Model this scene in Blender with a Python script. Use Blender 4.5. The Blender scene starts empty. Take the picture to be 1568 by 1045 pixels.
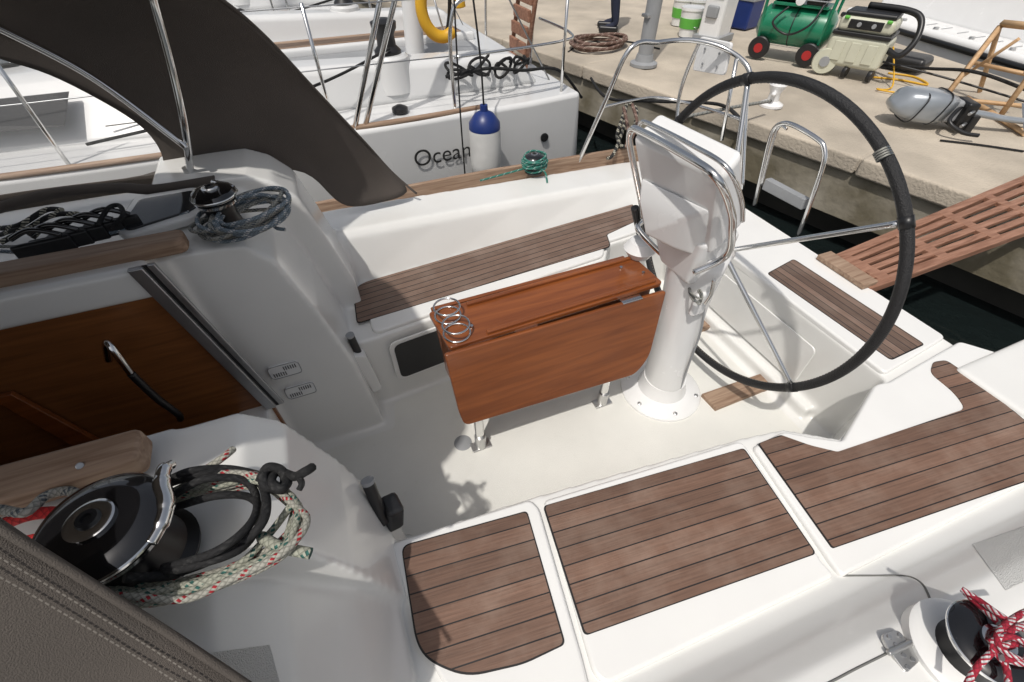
import bpy, bmesh, math, random
from mathutils import Vector, Matrix, noise, Euler
from mathutils.bvhtree import BVHTree
random.seed(4)
# ---------------------------------------------------------------- survey
# boat frame: +X aft, +Y starboard, +Z up, cockpit sole z=0, metres
TH=math.radians(45.5); AZ=math.radians(67.5); FL=697.0
CAM=Vector((0,0,2.0))
Fh=Vector((math.cos(AZ),math.sin(AZ),0)); Rh=Vector((math.sin(AZ),-math.cos(AZ),0)); Zu=Vector((0,0,1))
def ray(x,y):
    u=x-784.0; v=y-522.5
    return Rh*u+Fh*(FL*math.cos(TH)-v*math.sin(TH))-Zu*(FL*math.sin(TH)+v*math.cos(TH))
def P(x,y,z=0.0):
    d=ray(x,y); return CAM+d*((z-CAM.z)/d.z)
def PY(x,y,Y):
    d=ray(x,y); return CAM+d*(Y/d.y)
def PX(x,y,X):
    d=ray(x,y); return CAM+d*(X/d.x)
def PV(x,y,b):   # point on the upright plane through b that faces the survey station
    d=ray(x,y); n=Vector((b[0],b[1],0)).normalized()
    return CAM+d*((Vector((b[0],b[1],0)).dot(n))/d.dot(n))
# ---------------------------------------------------------------- materials
def newmat(name):
    m=bpy.data.materials.new(name); m.use_nodes=True
    nt=m.node_tree; b=nt.nodes['Principled BSDF']
    return m,nt,b
def N(nt,t,**k):
    n=nt.nodes.new(t)
    for a,v in k.items(): setattr(n,a,v)
    return n
def pmat(name,col,rough=.5,metal=0,var=.12,scale=6,bump=0,bscale=150,coat=0,dark=None,spec=.5,grime=0):
    m,nt,b=newmat(name)
    b.inputs['Roughness'].default_value=rough; b.inputs['Metallic'].default_value=metal
    b.inputs['Coat Weight'].default_value=coat; b.inputs['Coat Roughness'].default_value=.08
    b.inputs['Specular IOR Level'].default_value=spec
    tc=N(nt,'ShaderNodeTexCoord'); no=N(nt,'ShaderNodeTexNoise'); no.inputs['Scale'].default_value=scale; no.inputs['Detail'].default_value=6
    nt.links.new(tc.outputs['Object'],no.inputs['Vector'])
    mx=N(nt,'ShaderNodeMix',data_type='RGBA')
    d=dark or [c*(1-var) for c in col]
    mx.inputs[6].default_value=(*d,1); mx.inputs[7].default_value=(*col,1)
    rp=N(nt,'ShaderNodeMapRange'); rp.inputs[1].default_value=.35; rp.inputs[2].default_value=.65
    nt.links.new(no.outputs['Fac'],rp.inputs[0]); nt.links.new(rp.outputs[0],mx.inputs[0])
    out=mx.outputs[2]
    if grime:
        n3=N(nt,'ShaderNodeTexNoise'); n3.inputs['Scale'].default_value=28; n3.inputs['Detail'].default_value=9; n3.inputs['Roughness'].default_value=.7
        nt.links.new(tc.outputs['Object'],n3.inputs['Vector'])
        r3=N(nt,'ShaderNodeMapRange'); r3.inputs[1].default_value=.58; r3.inputs[2].default_value=.75; r3.inputs[4].default_value=grime
        nt.links.new(n3.outputs['Fac'],r3.inputs[0])
        m3=N(nt,'ShaderNodeMix',data_type='RGBA'); m3.inputs[7].default_value=(*[c*.55 for c in col],1)
        nt.links.new(out,m3.inputs[6]); nt.links.new(r3.outputs[0],m3.inputs[0]); out=m3.outputs[2]
    nt.links.new(out,b.inputs['Base Color'])
    r2=N(nt,'ShaderNodeMapRange'); r2.inputs[3].default_value=max(0,rough*.8); r2.inputs[4].default_value=min(1,rough*1.25)
    nt.links.new(no.outputs['Fac'],r2.inputs[0]); nt.links.new(r2.outputs[0],b.inputs['Roughness'])
    if bump:
        n2=N(nt,'ShaderNodeTexNoise'); n2.inputs['Scale'].default_value=bscale; n2.inputs['Detail'].default_value=4
        nt.links.new(tc.outputs['Object'],n2.inputs['Vector'])
        bp=N(nt,'ShaderNodeBump'); bp.inputs['Strength'].default_value=bump; bp.inputs['Distance'].default_value=.01
        nt.links.new(n2.outputs['Fac'],bp.inputs['Height']); nt.links.new(bp.outputs[0],b.inputs['Normal'])
    return m
def plankmat(name,col,width,worn,caulk=.004,rough=.6,off=0.0):
    m,nt,b=newmat(name); L=nt.links.new
    uv=N(nt,'ShaderNodeUVMap'); sp=N(nt,'ShaderNodeSeparateXYZ'); L(uv.outputs[0],sp.inputs[0])
    a=N(nt,'ShaderNodeMath',operation='MULTIPLY_ADD'); a.inputs[1].default_value=1/width; a.inputs[2].default_value=off; L(sp.outputs[1],a.inputs[0])
    fr=N(nt,'ShaderNodeMath',operation='FRACT'); L(a.outputs[0],fr.inputs[0])
    fl=N(nt,'ShaderNodeMath',operation='FLOOR'); L(a.outputs[0],fl.inputs[0])
    lt=N(nt,'ShaderNodeMath',operation='LESS_THAN'); lt.inputs[1].default_value=caulk/width; L(fr.outputs[0],lt.inputs[0])
    wn=N(nt,'ShaderNodeTexWhiteNoise',noise_dimensions='1D'); L(fl.outputs[0],wn.inputs['W'])
    mp=N(nt,'ShaderNodeMapping'); mp.inputs['Scale'].default_value=(6,160,1); L(uv.outputs[0],mp.inputs[0])
    g=N(nt,'ShaderNodeTexNoise'); g.inputs['Scale'].default_value=1; g.inputs['Detail'].default_value=5; L(mp.outputs[0],g.inputs['Vector'])
    g2=N(nt,'ShaderNodeTexNoise'); g2.inputs['Scale'].default_value=5; g2.inputs['Detail'].default_value=8; g2.inputs['Roughness'].default_value=.65; L(uv.outputs[0],g2.inputs['Vector'])
    m1=N(nt,'ShaderNodeMix',data_type='RGBA'); m1.inputs[6].default_value=(*[c*.42 for c in col],1); m1.inputs[7].default_value=(*[min(1,c*1.55) for c in col],1)
    L(g.outputs['Fac'],m1.inputs[0])
    m2=N(nt,'ShaderNodeMix',data_type='RGBA'); m2.inputs[7].default_value=(*worn,1)
    r=N(nt,'ShaderNodeMapRange'); r.inputs[1].default_value=.45; r.inputs[2].default_value=.72; r.inputs[4].default_value=.65; L(g2.outputs['Fac'],r.inputs[0]); L(r.outputs[0],m2.inputs[0]); L(m1.outputs[2],m2.inputs[6])
    hs=N(nt,'ShaderNodeHueSaturation'); L(m2.outputs[2],hs.inputs['Color'])
    r3=N(nt,'ShaderNodeMapRange'); r3.inputs[3].default_value=.74; r3.inputs[4].default_value=1.25; L(wn.outputs['Value'],r3.inputs[0]); L(r3.outputs[0],hs.inputs['Value'])
    m3=N(nt,'ShaderNodeMix',data_type='RGBA'); m3.inputs[7].default_value=(.010,.009,.009,1); L(lt.outputs[0],m3.inputs[0]); L(hs.outputs[0],m3.inputs[6])
    L(m3.outputs[2],b.inputs['Base Color']); b.inputs['Roughness'].default_value=rough
    bp=N(nt,'ShaderNodeBump'); bp.inputs['Strength'].default_value=.3; bp.inputs['Distance'].default_value=.004
    sb=N(nt,'ShaderNodeMath',operation='SUBTRACT'); L(g.outputs['Fac'],sb.inputs[0]); L(lt.outputs[0],sb.inputs[1]); L(sb.outputs[0],bp.inputs['Height']); L(bp.outputs[0],b.inputs['Normal'])
    return m
def woodmat(name,c1,c2,sc=(3,40,40),rough=.25,coat=.6):
    m,nt,b=newmat(name); L=nt.links.new
    tc=N(nt,'ShaderNodeTexCoord'); mp=N(nt,'ShaderNodeMapping'); mp.inputs['Scale'].default_value=sc; L(tc.outputs['Object'],mp.inputs[0])
    g=N(nt,'ShaderNodeTexNoise'); g.inputs['Scale'].default_value=1; g.inputs['Detail'].default_value=6; g.inputs['Distortion'].default_value=.6; L(mp.outputs[0],g.inputs['Vector'])
    r=N(nt,'ShaderNodeMapRange'); r.inputs[1].default_value=.3; r.inputs[2].default_value=.7; L(g.outputs['Fac'],r.inputs[0])
    mx=N(nt,'ShaderNodeMix',data_type='RGBA'); mx.inputs[6].default_value=(*c1,1); mx.inputs[7].default_value=(*c2,1); L(r.outputs[0],mx.inputs[0])
    L(mx.outputs[2],b.inputs['Base Color']); b.inputs['Roughness'].default_value=rough; b.inputs['Coat Weight'].default_value=coat; b.inputs['Coat Roughness'].default_value=.15
    return m
def ropemat(name,base,fleck,rad,amt=.25,n=3):
    m,nt,b=newmat(name); L=nt.links.new
    uv=N(nt,'ShaderNodeUVMap'); sp=N(nt,'ShaderNodeSeparateXYZ'); L(uv.outputs[0],sp.inputs[0])
    def diag(s,k=2.2,nn=n):
        a=N(nt,'ShaderNodeMath',operation='MULTIPLY'); a.inputs[1].default_value=1/(rad*k); L(sp.outputs[0],a.inputs[0])
        c=N(nt,'ShaderNodeMath',operation='MULTIPLY_ADD'); c.inputs[1].default_value=s*nn; L(sp.outputs[1],c.inputs[0]); L(a.outputs[0],c.inputs[2])
        f=N(nt,'ShaderNodeMath',operation='FRACT'); L(c.outputs[0],f.inputs[0]); return f
    f1=diag(1,2.2,4); f2=diag(-1,2.2,4); f3=diag(1,8,1)
    l1=N(nt,'ShaderNodeMath',operation='LESS_THAN'); l1.inputs[1].default_value=amt; L(f3.outputs[0],l1.inputs[0])
    l2=N(nt,'ShaderNodeMath',operation='LESS_THAN'); l2.inputs[1].default_value=.55; L(f2.outputs[0],l2.inputs[0])
    mu=N(nt,'ShaderNodeMath',operation='MULTIPLY'); L(l1.outputs[0],mu.inputs[0]); L(l2.outputs[0],mu.inputs[1])
    no=N(nt,'ShaderNodeTexNoise'); no.inputs['Scale'].default_value=60
    m0=N(nt,'ShaderNodeMix',data_type='RGBA'); m0.inputs[6].default_value=(*[c*.55 for c in base],1); m0.inputs[7].default_value=(*base,1); L(no.outputs['Fac'],m0.inputs[0])
    mx=N(nt,'ShaderNodeMix',data_type='RGBA'); mx.inputs[7].default_value=(*fleck,1); L(m0.outputs[2],mx.inputs[6]); L(mu.outputs[0],mx.inputs[0])
    ad=N(nt,'ShaderNodeMath',operation='MULTIPLY'); L(f1.outputs[0],ad.inputs[0]); L(f2.outputs[0],ad.inputs[1])
    dk=N(nt,'ShaderNodeMix',data_type='RGBA',blend_type='MULTIPLY'); dk.inputs[0].default_value=1
    rr=N(nt,'ShaderNodeMapRange'); rr.inputs[2].default_value=.3; rr.inputs[3].default_value=.5; L(ad.outputs[0],rr.inputs[0])
    L(mx.outputs[2],dk.inputs[6]); L(rr.outputs[0],dk.inputs[7])
    L(dk.outputs[2],b.inputs['Base Color']); b.inputs['Roughness'].default_value=.85
    bp=N(nt,'ShaderNodeBump'); bp.inputs['Strength'].default_value=.8; bp.inputs['Distance'].default_value=rad*.4; L(ad.outputs[0],bp.inputs['Height']); L(bp.outputs[0],b.inputs['Normal'])
    return m
GEL=pmat('gelcoat',(.78,.778,.75),.24,var=.05,scale=2.5,coat=.35,grime=.05)
GELW=pmat('gelcoat_lid',(.79,.788,.765),.22,var=.04,scale=3,coat=.35,grime=.03)
SOLE=pmat('sole_nonskid',(.73,.725,.68),.5,var=.06,scale=3,bump=.2,bscale=420,grime=.10)
NSKID=pmat('nonskid_patch',(.70,.70,.675),.65,var=.04,bump=.8,bscale=420)
HULL2=pmat('hull_white',(.70,.705,.70),.25,var=.07,scale=1.5,coat=.4)
TEAK=plankmat('teak_planks',(.155,.088,.060),.054,(.25,.178,.138))
TEAKF=plankmat('teak_planks_far',(.155,.10,.074),.042,(.24,.18,.145),caulk=.0045)
CAULK=pmat('caulk',(.012,.011,.011),.6)
TEAKRAW=woodmat('teak_rail',(.20,.12,.075),(.38,.27,.19),(4,60,60),.65,.0)
TABLE=woodmat('varnished_mahogany',(.15,.040,.010),(.265,.080,.020),(2.5,35,35),.28,.65)
DOORW=woodmat('interior_mahogany',(.16,.058,.018),(.26,.098,.030),(4,4,70),.4,.2)
CHROME=pmat('polished_steel',(.76,.76,.75),.13,metal=1,var=.08)
STEELB=pmat('brushed_steel',(.58,.58,.57),.32,metal=.85,var=.1)
ALU=pmat('aluminium',(.48,.49,.50),.38,metal=.9,var=.15)
BLACK=pmat('black_plastic',(.015,.015,.016),.38,var=.3)
BLACKG=pmat('black_gloss',(.008,.008,.009),.08,var=.2,coat=.8)
LEATHER=pmat('wheel_leather',(.013,.013,.014),.48,var=.3,bump=.5,bscale=260)
CANVAS=pmat('dodger_canvas',(.098,.082,.071),.9,var=.18,scale=4,bump=.5,bscale=500)
CANVASL=pmat('dodger_canvas_lit',(.095,.081,.069),.9,var=.15,scale=5,bump=.5,bscale=500)
STITCH=pmat('stitch_thread',(.20,.18,.155),.9)
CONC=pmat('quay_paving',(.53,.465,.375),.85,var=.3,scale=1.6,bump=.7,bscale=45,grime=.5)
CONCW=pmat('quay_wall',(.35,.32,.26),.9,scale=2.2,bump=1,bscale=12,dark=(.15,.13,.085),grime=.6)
CONCD=pmat('quay_recess_shade',(.05,.048,.04),.7,var=.5,scale=2)  # near-black tone puts the undercut's shade into the concrete colour
WHITEP=pmat('white_paint',(.79,.792,.785),.25,var=.03,coat=.4)
CREAM=pmat('cream_plastic',(.58,.58,.46),.4,var=.08)
GREEN=pmat('green_paint',(.01,.20,.10),.3,var=.2,coat=.5)
GREENL=pmat('lime_plastic',(.12,.45,.06),.4)
RED=pmat('red_plastic',(.40,.02,.02),.4)
BLUE=pmat('blue_paint',(.01,.03,.16),.4)
YEL=pmat('yellow_rubber',(.68,.38,.02),.5)
SILV=pmat('silver_paint',(.34,.37,.40),.3,metal=.4,coat=.5)
FEND=pmat('fender_vinyl',(.66,.66,.64),.4,var=.15)
JEAN=pmat('navy_cloth',(.015,.02,.045),.9,bump=.4)
SKIN=pmat('skin',(.45,.26,.18),.5)
HAIR=pmat('hair',(.03,.02,.012),.6)
PINE=woodmat('pine_timber',(.46,.28,.14),(.62,.42,.24),(6,6,30),.6,0)
GANGW=woodmat('gangway_wood',(.19,.085,.048),(.36,.19,.125),(5,50,50),.6,.0)
GREYP=pmat('grey_plastic',(.30,.31,.32),.5)
GROOVE=pmat('groove_dark',(.16,.16,.15),.7)  # dark tone for tubes drawn where grooves and seams run
LETTER=pmat('lettering',(.03,.03,.03),.4)
R_GREY=ropemat('rope_grey',(.42,.42,.38),(.10,.12,.14),.006,.35)
R_WR=ropemat('rope_white_red',(.50,.49,.42),(.42,.02,.03),.006,.22)
R_RW=ropemat('rope_red_white',(.48,.02,.05),(.70,.67,.67),.007,.5)
R_WG=ropemat('rope_cream_green',(.46,.47,.38),(.03,.13,.11),.006,.22)
R_BLK=ropemat('rope_black',(.014,.014,.015),(.03,.03,.03),.008,.3)
R_TEAL=ropemat('rope_teal',(.05,.28,.22),(.5,.6,.55),.006,.2)
R_BLUE=ropemat('rope_blue_grey',(.24,.30,.35),(.65,.65,.65),.006,.3)
R_BW=ropemat('rope_black_white',(.03,.03,.03),(.65,.62,.5),.007,.45)
R_RED=ropemat('rope_red',(.55,.02,.02),(.35,.01,.01),.006,.3)
R_BRN=ropemat('rope_brown',(.22,.13,.10),(.4,.3,.25),.012,.3)
def glassmat(name,col,rough=.08,alpha=1):
    m,nt,b=newmat(name); b.inputs['Base Color'].default_value=(*col,1); b.inputs['Roughness'].default_value=rough; b.inputs['Alpha'].default_value=alpha
    return m
SMOKE=glassmat('smoked_acrylic',(.02,.022,.025),.06)
CLEARV=glassmat('clear_vinyl',(.75,.76,.74),.08,.12)
m,nt,b=newmat('water'); WATER=m
b.inputs['Base Color'].default_value=(.008,.012,.012,1); b.inputs['Roughness'].default_value=.05
tc=N(nt,'ShaderNodeTexCoord'); no=N(nt,'ShaderNodeTexNoise'); no.inputs['Scale'].default_value=4; no.inputs['Detail'].default_value=5
nt.links.new(tc.outputs['Object'],no.inputs['Vector']); bp=N(nt,'ShaderNodeBump'); bp.inputs['Strength'].default_value=.5; bp.inputs['Distance'].default_value=.1
nt.links.new(no.outputs['Fac'],bp.inputs['Height']); nt.links.new(bp.outputs[0],b.inputs['Normal'])
# ---------------------------------------------------------------- mesh helpers
def grp(name,loc=(0,0,0),rz=0):
    e=bpy.data.objects.new(name,None); e.location=loc; e.rotation_euler=(0,0,rz); e.empty_display_size=.1
    bpy.context.collection.objects.link(e); return e
def mkobj(name,bm,mat,parent=None,smooth=False,bevel=0,seg=2,ang=40):
    bmesh.ops.recalc_face_normals(bm,faces=bm.faces)
    me=bpy.data.meshes.new(name); bm.to_mesh(me); bm.free()
    if smooth:
        for f in me.polygons: f.use_smooth=True
    if mat: me.materials.append(mat)
    o=bpy.data.objects.new(name,me); bpy.context.collection.objects.link(o)
    if parent: o.parent=parent
    if bevel:
        b=o.modifiers.new('b','BEVEL'); b.width=bevel; b.segments=seg; b.limit_method='ANGLE'; b.angle_limit=math.radians(ang)
        for f in me.polygons: f.use_smooth=True
        w=o.modifiers.new('w','WEIGHTED_NORMAL'); w.keep_sharp=False
    return o
def RP(pts,r,seg=6):
    pts=[Vector(p) for p in pts]; n=len(pts); out=[]
    for i in range(n):
        v=pts[i]; a=pts[i-1]-v; c=pts[(i+1)%n]-v
        rr=r[i] if isinstance(r,(list,tuple)) else r
        if rr<=0: out.append(v); continue
        p0=v+a.normalized()*min(rr,a.length*.48); p2=v+c.normalized()*min(rr,c.length*.48)
        for k in range(seg+1):
            t=k/seg; out.append(p0*(1-t)**2+v*2*t*(1-t)+p2*t*t)
    return out
def addprism(bm,bot,top):
    a=[bm.verts.new(p) for p in bot]; c=[bm.verts.new(p) for p in top]; n=len(a)
    bm.faces.new(a[::-1]); bm.faces.new(c)
    for i in range(n): bm.faces.new((a[i],a[(i+1)%n],c[(i+1)%n],c[i]))
def prism(name,pts,vec,mat,parent=None,bevel=.003,uvdir=None,seg=2,smooth=False):
    bm=bmesh.new(); vec=Vector(vec); pts=[Vector(p) for p in pts]
    addprism(bm,[p+vec for p in pts],pts)
    if uvdir is not None:
        U=Vector(uvdir).normalized(); nn=vec.normalized(); V=nn.cross(U)
        uvl=bm.loops.layers.uv.new('UVMap')
        for f in bm.faces:
            for l in f.loops: l[uvl].uv=(l.vert.co.dot(U),l.vert.co.dot(V))
    return mkobj(name,bm,mat,parent,bevel=bevel,seg=seg,smooth=smooth)
def box(name,c,s,mat,parent=None,bevel=.004,rot=None,seg=2):
    bm=bmesh.new(); bmesh.ops.create_cube(bm,size=1)
    M=Matrix.Diagonal((*s,1)); 
    if rot: M=Euler(rot).to_matrix().to_4x4()@M
    bm.transform(Matrix.Translation(c)@M)
    return mkobj(name,bm,mat,parent,bevel=bevel,seg=seg)
def catmull(pts,sub,cyc=False):
    pts=[Vector(p) for p in pts]; n=len(pts); out=[]
    if n<3 and not cyc: return pts
    rng=n if cyc else n-1
    for i in range(rng):
        g=lambda k: pts[k%n] if cyc else pts[min(max(k,0),n-1)]
        a,b_,c,d=g(i-1),g(i),g(i+1),g(i+2)
        for k in range(sub):
            t=k/sub
            out.append(.5*((2*b_)+(c-a)*t+(2*a-5*b_+4*c-d)*t*t+(3*b_-a-3*c+d)*t**3))
    if not cyc: out.append(pts[-1])
    return out
def tube(name,pts,r,mat,parent=None,cyc=False,sub=8,seg=10,curve=True,flat=1.0):
    if curve: pts=catmull(pts,sub,cyc)
    else: pts=[Vector(p) for p in pts]
    n=len(pts); bm=bmesh.new(); uvl=bm.loops.layers.uv.verify()
    T=[]
    for i in range(n):
        if cyc: t=pts[(i+1)%n]-pts[i-1]
        else: t=pts[min(i+1,n-1)]-pts[max(i-1,0)]
        T.append(t.normalized() if t.length>1e-9 else Vector((0,0,1)))
    up=Vector((0,0,1)) if abs(T[0].z)<.9 else Vector((1,0,0))
    nrm=(up-T[0]*up.dot(T[0])).normalized(); rings=[]; L=[0]
    for i in range(n):
        nrm=(nrm-T[i]*nrm.dot(T[i])).normalized(); bi=T[i].cross(nrm)
        rr=r[i*len(r)//n] if isinstance(r,(list,tuple)) else r
        rings.append([bm.verts.new(pts[i]+(nrm*math.cos(2*math.pi*k/seg)*flat+bi*math.sin(2*math.pi*k/seg))*rr) for k in range(seg)])
        if i: L.append(L[-1]+(pts[i]-pts[i-1]).length)
    for i in range(n if cyc else n-1):
        j=(i+1)%n; l0=L[i]; l1=L[j] if j else L[-1]+(pts[0]-pts[-1]).length
        for k in range(seg):
            k2=(k+1)%seg
            f=bm.faces.new((rings[i][k],rings[i][k2],rings[j][k2],rings[j][k]))
            f.smooth=True
            for lp,uv in zip(f.loops,((l0,k/seg),(l0,(k+1)/seg),(l1,(k+1)/seg),(l1,k/seg))): lp[uvl].uv=uv
    if not cyc:
        bm.faces.new(rings[0][::-1]); bm.faces.new(rings[-1])
    return mkobj(name,bm,mat,parent)
def cyl(name,a,b_,r,mat,parent=None,seg=24,bevel=0,r2=None):
    a=Vector(a); b_=Vector(b_); d=b_-a
    bm=bmesh.new(); bmesh.ops.create_cone(bm,cap_ends=True,segments=seg,radius1=r,radius2=r if r2 is None else r2,depth=d.length)
    bm.transform(Matrix.Translation((a+b_)/2)@d.to_track_quat('Z','Y').to_matrix().to_4x4())
    return mkobj(name,bm,mat,parent,bevel=bevel or .002)
def lathe(name,prof,loc,mat,parent=None,seg=36,axis=None,smooth=True):
    bm=bmesh.new(); rings=[]
    for (r,z) in prof:
        rings.append([bm.verts.new((max(r,1e-4)*math.cos(2*math.pi*k/seg),max(r,1e-4)*math.sin(2*math.pi*k/seg),z)) for k in range(seg)])
    for i in range(len(rings)-1):
        for k in range(seg): bm.faces.new((rings[i][k],rings[i][(k+1)%seg],rings[i+1][(k+1)%seg],rings[i+1][k]))
    bm.faces.new(rings[0][::-1]); bm.faces.new(rings[-1])
    M=Matrix.Translation(loc)
    if axis is not None: M=M@Vector(axis).to_track_quat('Z','Y').to_matrix().to_4x4()
    bm.transform(M)
    o=mkobj(name,bm,mat,parent,smooth=smooth)
    e=o.modifiers.new('e','EDGE_SPLIT'); e.split_angle=math.radians(38)
    return o
def sheet(name,rows,mat,parent=None,thick=.003,sub=1):
    bm=bmesh.new(); g=[[bm.verts.new(p) for p in r] for r in rows]
    for i in range(len(g)-1):
        for j in range(len(g[0])-1): bm.faces.new((g[i][j],g[i][j+1],g[i+1][j+1],g[i+1][j]))
    o=mkobj(name,bm,mat,parent,smooth=True)
    if sub: s=o.modifiers.new('s','SUBSURF'); s.levels=s.render_levels=sub
    if thick: s=o.modifiers.new('t','SOLIDIFY'); s.thickness=thick; s.offset=0
    return o
def stitches(name,path,mat,parent,step=.012,ln=.007,r_=.0012):
    pts=[Vector(p) for p in path]; bm=bmesh.new(); acc=0; nxt=0
    for a,b_ in zip(pts,pts[1:]):
        d=b_-a; L=d.length
        while nxt<acc+L:
            c=a+d*((nxt-acc)/L)
            M=Matrix.Translation(c)@d.to_track_quat('X','Z').to_matrix().to_4x4()@Matrix.Diagonal((ln,r_*2,r_*2,1))
            bmesh.ops.create_cube(bm,size=1,matrix=M); nxt+=step
        acc+=L
    return mkobj(name,bm,mat,parent)
def coil(name,c,ra,rb,rot,turns,rr,mat,parent=None,zj=.03,jit=.12,seed=0):
    rnd=random.Random(seed); pts=[]
    n=14
    for t in range(turns*n):
        a=2*math.pi*t/n; k=1+jit*math.sin(t*.37+seed)+rnd.uniform(-jit,jit)*.25
        x=ra*k*math.cos(a); y=rb*k*math.sin(a)
        X=x*math.cos(rot)-y*math.sin(rot); Y=x*math.sin(rot)+y*math.cos(rot)
        z=zj*(.5+.5*math.sin(t*.61+seed*2))+ (t/(turns*n))*zj
        pts.append((c[0]+X,c[1]+Y,c[2]+z+rr))
    return tube(name,pts,rr,mat,parent,sub=4,seg=8)
# ---------------------------------------------------------------- our yacht
boat=grp('sailing_yacht')
bm=bmesh.new()
def bx(x0,x1,y0,y1,z0,z1): addprism(bm,[(x0,y0,z0),(x1,y0,z0),(x1,y1,z0),(x0,y1,z0)],[(x0,y0,z1),(x1,y0,z1),(x1,y1,z1),(x0,y1,z1)])
def px(xy,z0,z1): addprism(bm,[(x,y,z0) for x,y in xy],[(x,y,z1) for x,y in xy])
bx(-.56,2.1,.3,2.0,-.3,0.0)
SZ=.462
px([(-.3,1.66),(-.02,1.66),(1.33,1.80),(1.42,1.92),(2.05,1.97),(2.05,2.4),(-.3,2.4)],-.32,SZ)
px([(-.3,.68),(-.16,.69),(.34,.655),(1.22,.56),(1.39,.53),(1.56,.41),(1.99,.55),(2.04,.6),(2.04,-.1),(-.3,-.1)],-.32,SZ)
px([(2.0,-.1),(2.49,-.1),(2.49,2.4),(2.0,2.4)],-.45,SZ)
px([(1.94,.7),(2.02,.7),(2.02,1.9),(1.94,1.9)],-.1,.07)
bx(2.3,2.9,-.35,.47,-.45,.50)
def yb(x): return 2.10+.085*max(0,min(x,1.9))
def tz(x): return .74-.075*max(0,min(x,1.9))
def ybp(x): return .10-.05*max(-.2,min(x,2.2))
PP=[(0,.465),(-.05,.49),(-.10,.56),(-.15,.615),(-.22,.635),(-.55,.65),(-.66,.62),(-.70,.5)]
rows=[]
for x in (-.6,0,.5,1.0,1.5,1.9,2.2,2.45):
    t=tz(x)-(.0 if x<2.1 else (x-2.1)*.25); Y=yb(x)
    rows.append([(x,y,z) for y,z in [(Y,.3),(Y+.0,.48),(Y+.07,t-.03),(Y+.10,t),(Y+.36,t-.01),(Y+.44,.52),(Y+.44,.3)]])
rows2=[]
for x in (-.9,-.2,.3,.8,1.3,1.8,2.2):
    Y=ybp(x); rows2.append([(x,Y,.3)]+[(x,Y+a,z) for a,z in PP]+[(x,Y-.7,.3)])
for rw in (rows,rows2):
    V=[[bm.verts.new(p) for p in r] for r in rw]; n=len(V[0])
    for i in range(len(V)-1):
        for j in range(n): bm.faces.new((V[i][j],V[i][(j+1)%n],V[i+1][(j+1)%n],V[i+1][j]))
    bm.faces.new(V[0]); bm.faces.new(V[-1][::-1])
for s in (0,1):
    f=(lambda y: 2.19-y) if s else (lambda y:y)
    xy=[(-3.2,f(2.3)),(2.45,f(2.3)),(2.45,f(2.68)),(1.0,f(2.74)),(-1,f(2.72)),(-3.2,f(2.6))]
    lo=[(-3.2,f(2.0)),(2.40,f(2.0)),(2.38,f(2.45)),(1.0,f(2.5)),(-1,f(2.45)),(-3.2,f(2.3))]
    addprism(bm,[(x,y,-.5) for x,y in lo],[(x,y,.52) for x,y in xy])
pr=[(-.62,-.05),(-.09,-.05),(-.13,.48),(-.19,.8),(-.26,1.07),(-.33,1.15),(-.62,1.17)]
addprism(bm,[(x,1.52,z) for x,z in pr],[(x,2.02,z) for x,z in pr])
pr=[(-.62,-.05),(-.04,-.05),(-.03,.60),(-.06,.74),(-.10,.90),(-.15,1.08),(-.22,1.16),(-.30,1.20),(-.62,1.22)]
addprism(bm,[(x,1.93,z) for x,z in pr],[(x,2.22,z) for x,z in pr])
pr=[(-.62,-.05),(-.10,-.05),(-.14,.48),(-.21,.8),(-.28,1.03),(-.35,1.11),(-.62,1.13)]
addprism(bm,[(x,.84,z) for x,z in pr],[(x,.50,z) for x,z in pr])
pr=[(-.9,-.05),(-.12,-.05),(-.16,.5),(-.24,.72),(-.34,.93),(-.44,1.05),(-.60,1.12),(-.9,1.14)]
addprism(bm,[(x,.56,z) for x,z in pr],[(x,.12,z-.12*(z>.6)) for x,z in pr])
addprism(bm,[(-3.2,1.50,.7),(-.55,1.50,.7),(-.55,2.25,.5),(-3.2,2.2,.5)],[(-3.2,1.50,1.18),(-.55,1.50,1.165),(-.55,2.12,1.14),(-3.2,2.05,1.16)])
addprism(bm,[(-3.2,.82,.7),(-.55,.82,.7),(-.55,.09,.5),(-3.2,.1,.5)],[(-3.2,.82,1.15),(-.55,.82,1.135),(-.55,.22,1.08),(-3.2,.25,1.10)])
bx(-3.2,-.585,1.425,1.56,1.085,1.195)
bx(-3.2,-1.9,.8,1.6,1.08,1.19)
bx(-.62,-.50,.80,1.56,-.3,.46)
hull=mkobj('deck_moulding',bm,GEL,boat,smooth=True)
r=hull.modifiers.new('r','REMESH'); r.mode='VOXEL'; r.voxel_size=.0112; r.use_smooth_shade=True
s=hull.modifiers.new('s','SMOOTH'); s.factor=.5; s.iterations=6
bpy.context.view_layer.update()
BV=BVHTree.FromObject(hull,bpy.context.evaluated_depsgraph_get())
def PC(x,y,dz=.002):   # point on the moulding surface, lifted dz along its normal
    d=ray(x,y).normalized(); loc,nr,i_,ds=BV.ray_cast(CAM,d)
    if loc is None: return P(x,y,.6)
    if nr.dot(d)>0: nr=-nr
    return loc+nr*dz
prism('sole_panel',RP([(-.44,.90,.006),(-.1,.90,.006),(-.08,.74,.006),(.36,.70,.006),(1.2,.62,.006),(1.5,.56,.006),(1.88,.62,.006),(1.90,1.9,.006),(1.4,1.86,.006),(1.3,1.76,.006),(-.02,1.62,.006),(-.05,1.46,.006),(-.44,1.46,.006)],.03),(0,0,-.004),SOLE,boat,bevel=0)
def lid(name,pts,r,parent=boat,z=.48):
    return prism(name,RP(pts,r),(0,0,-.05),GELW,parent,bevel=.012,seg=4)
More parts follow.
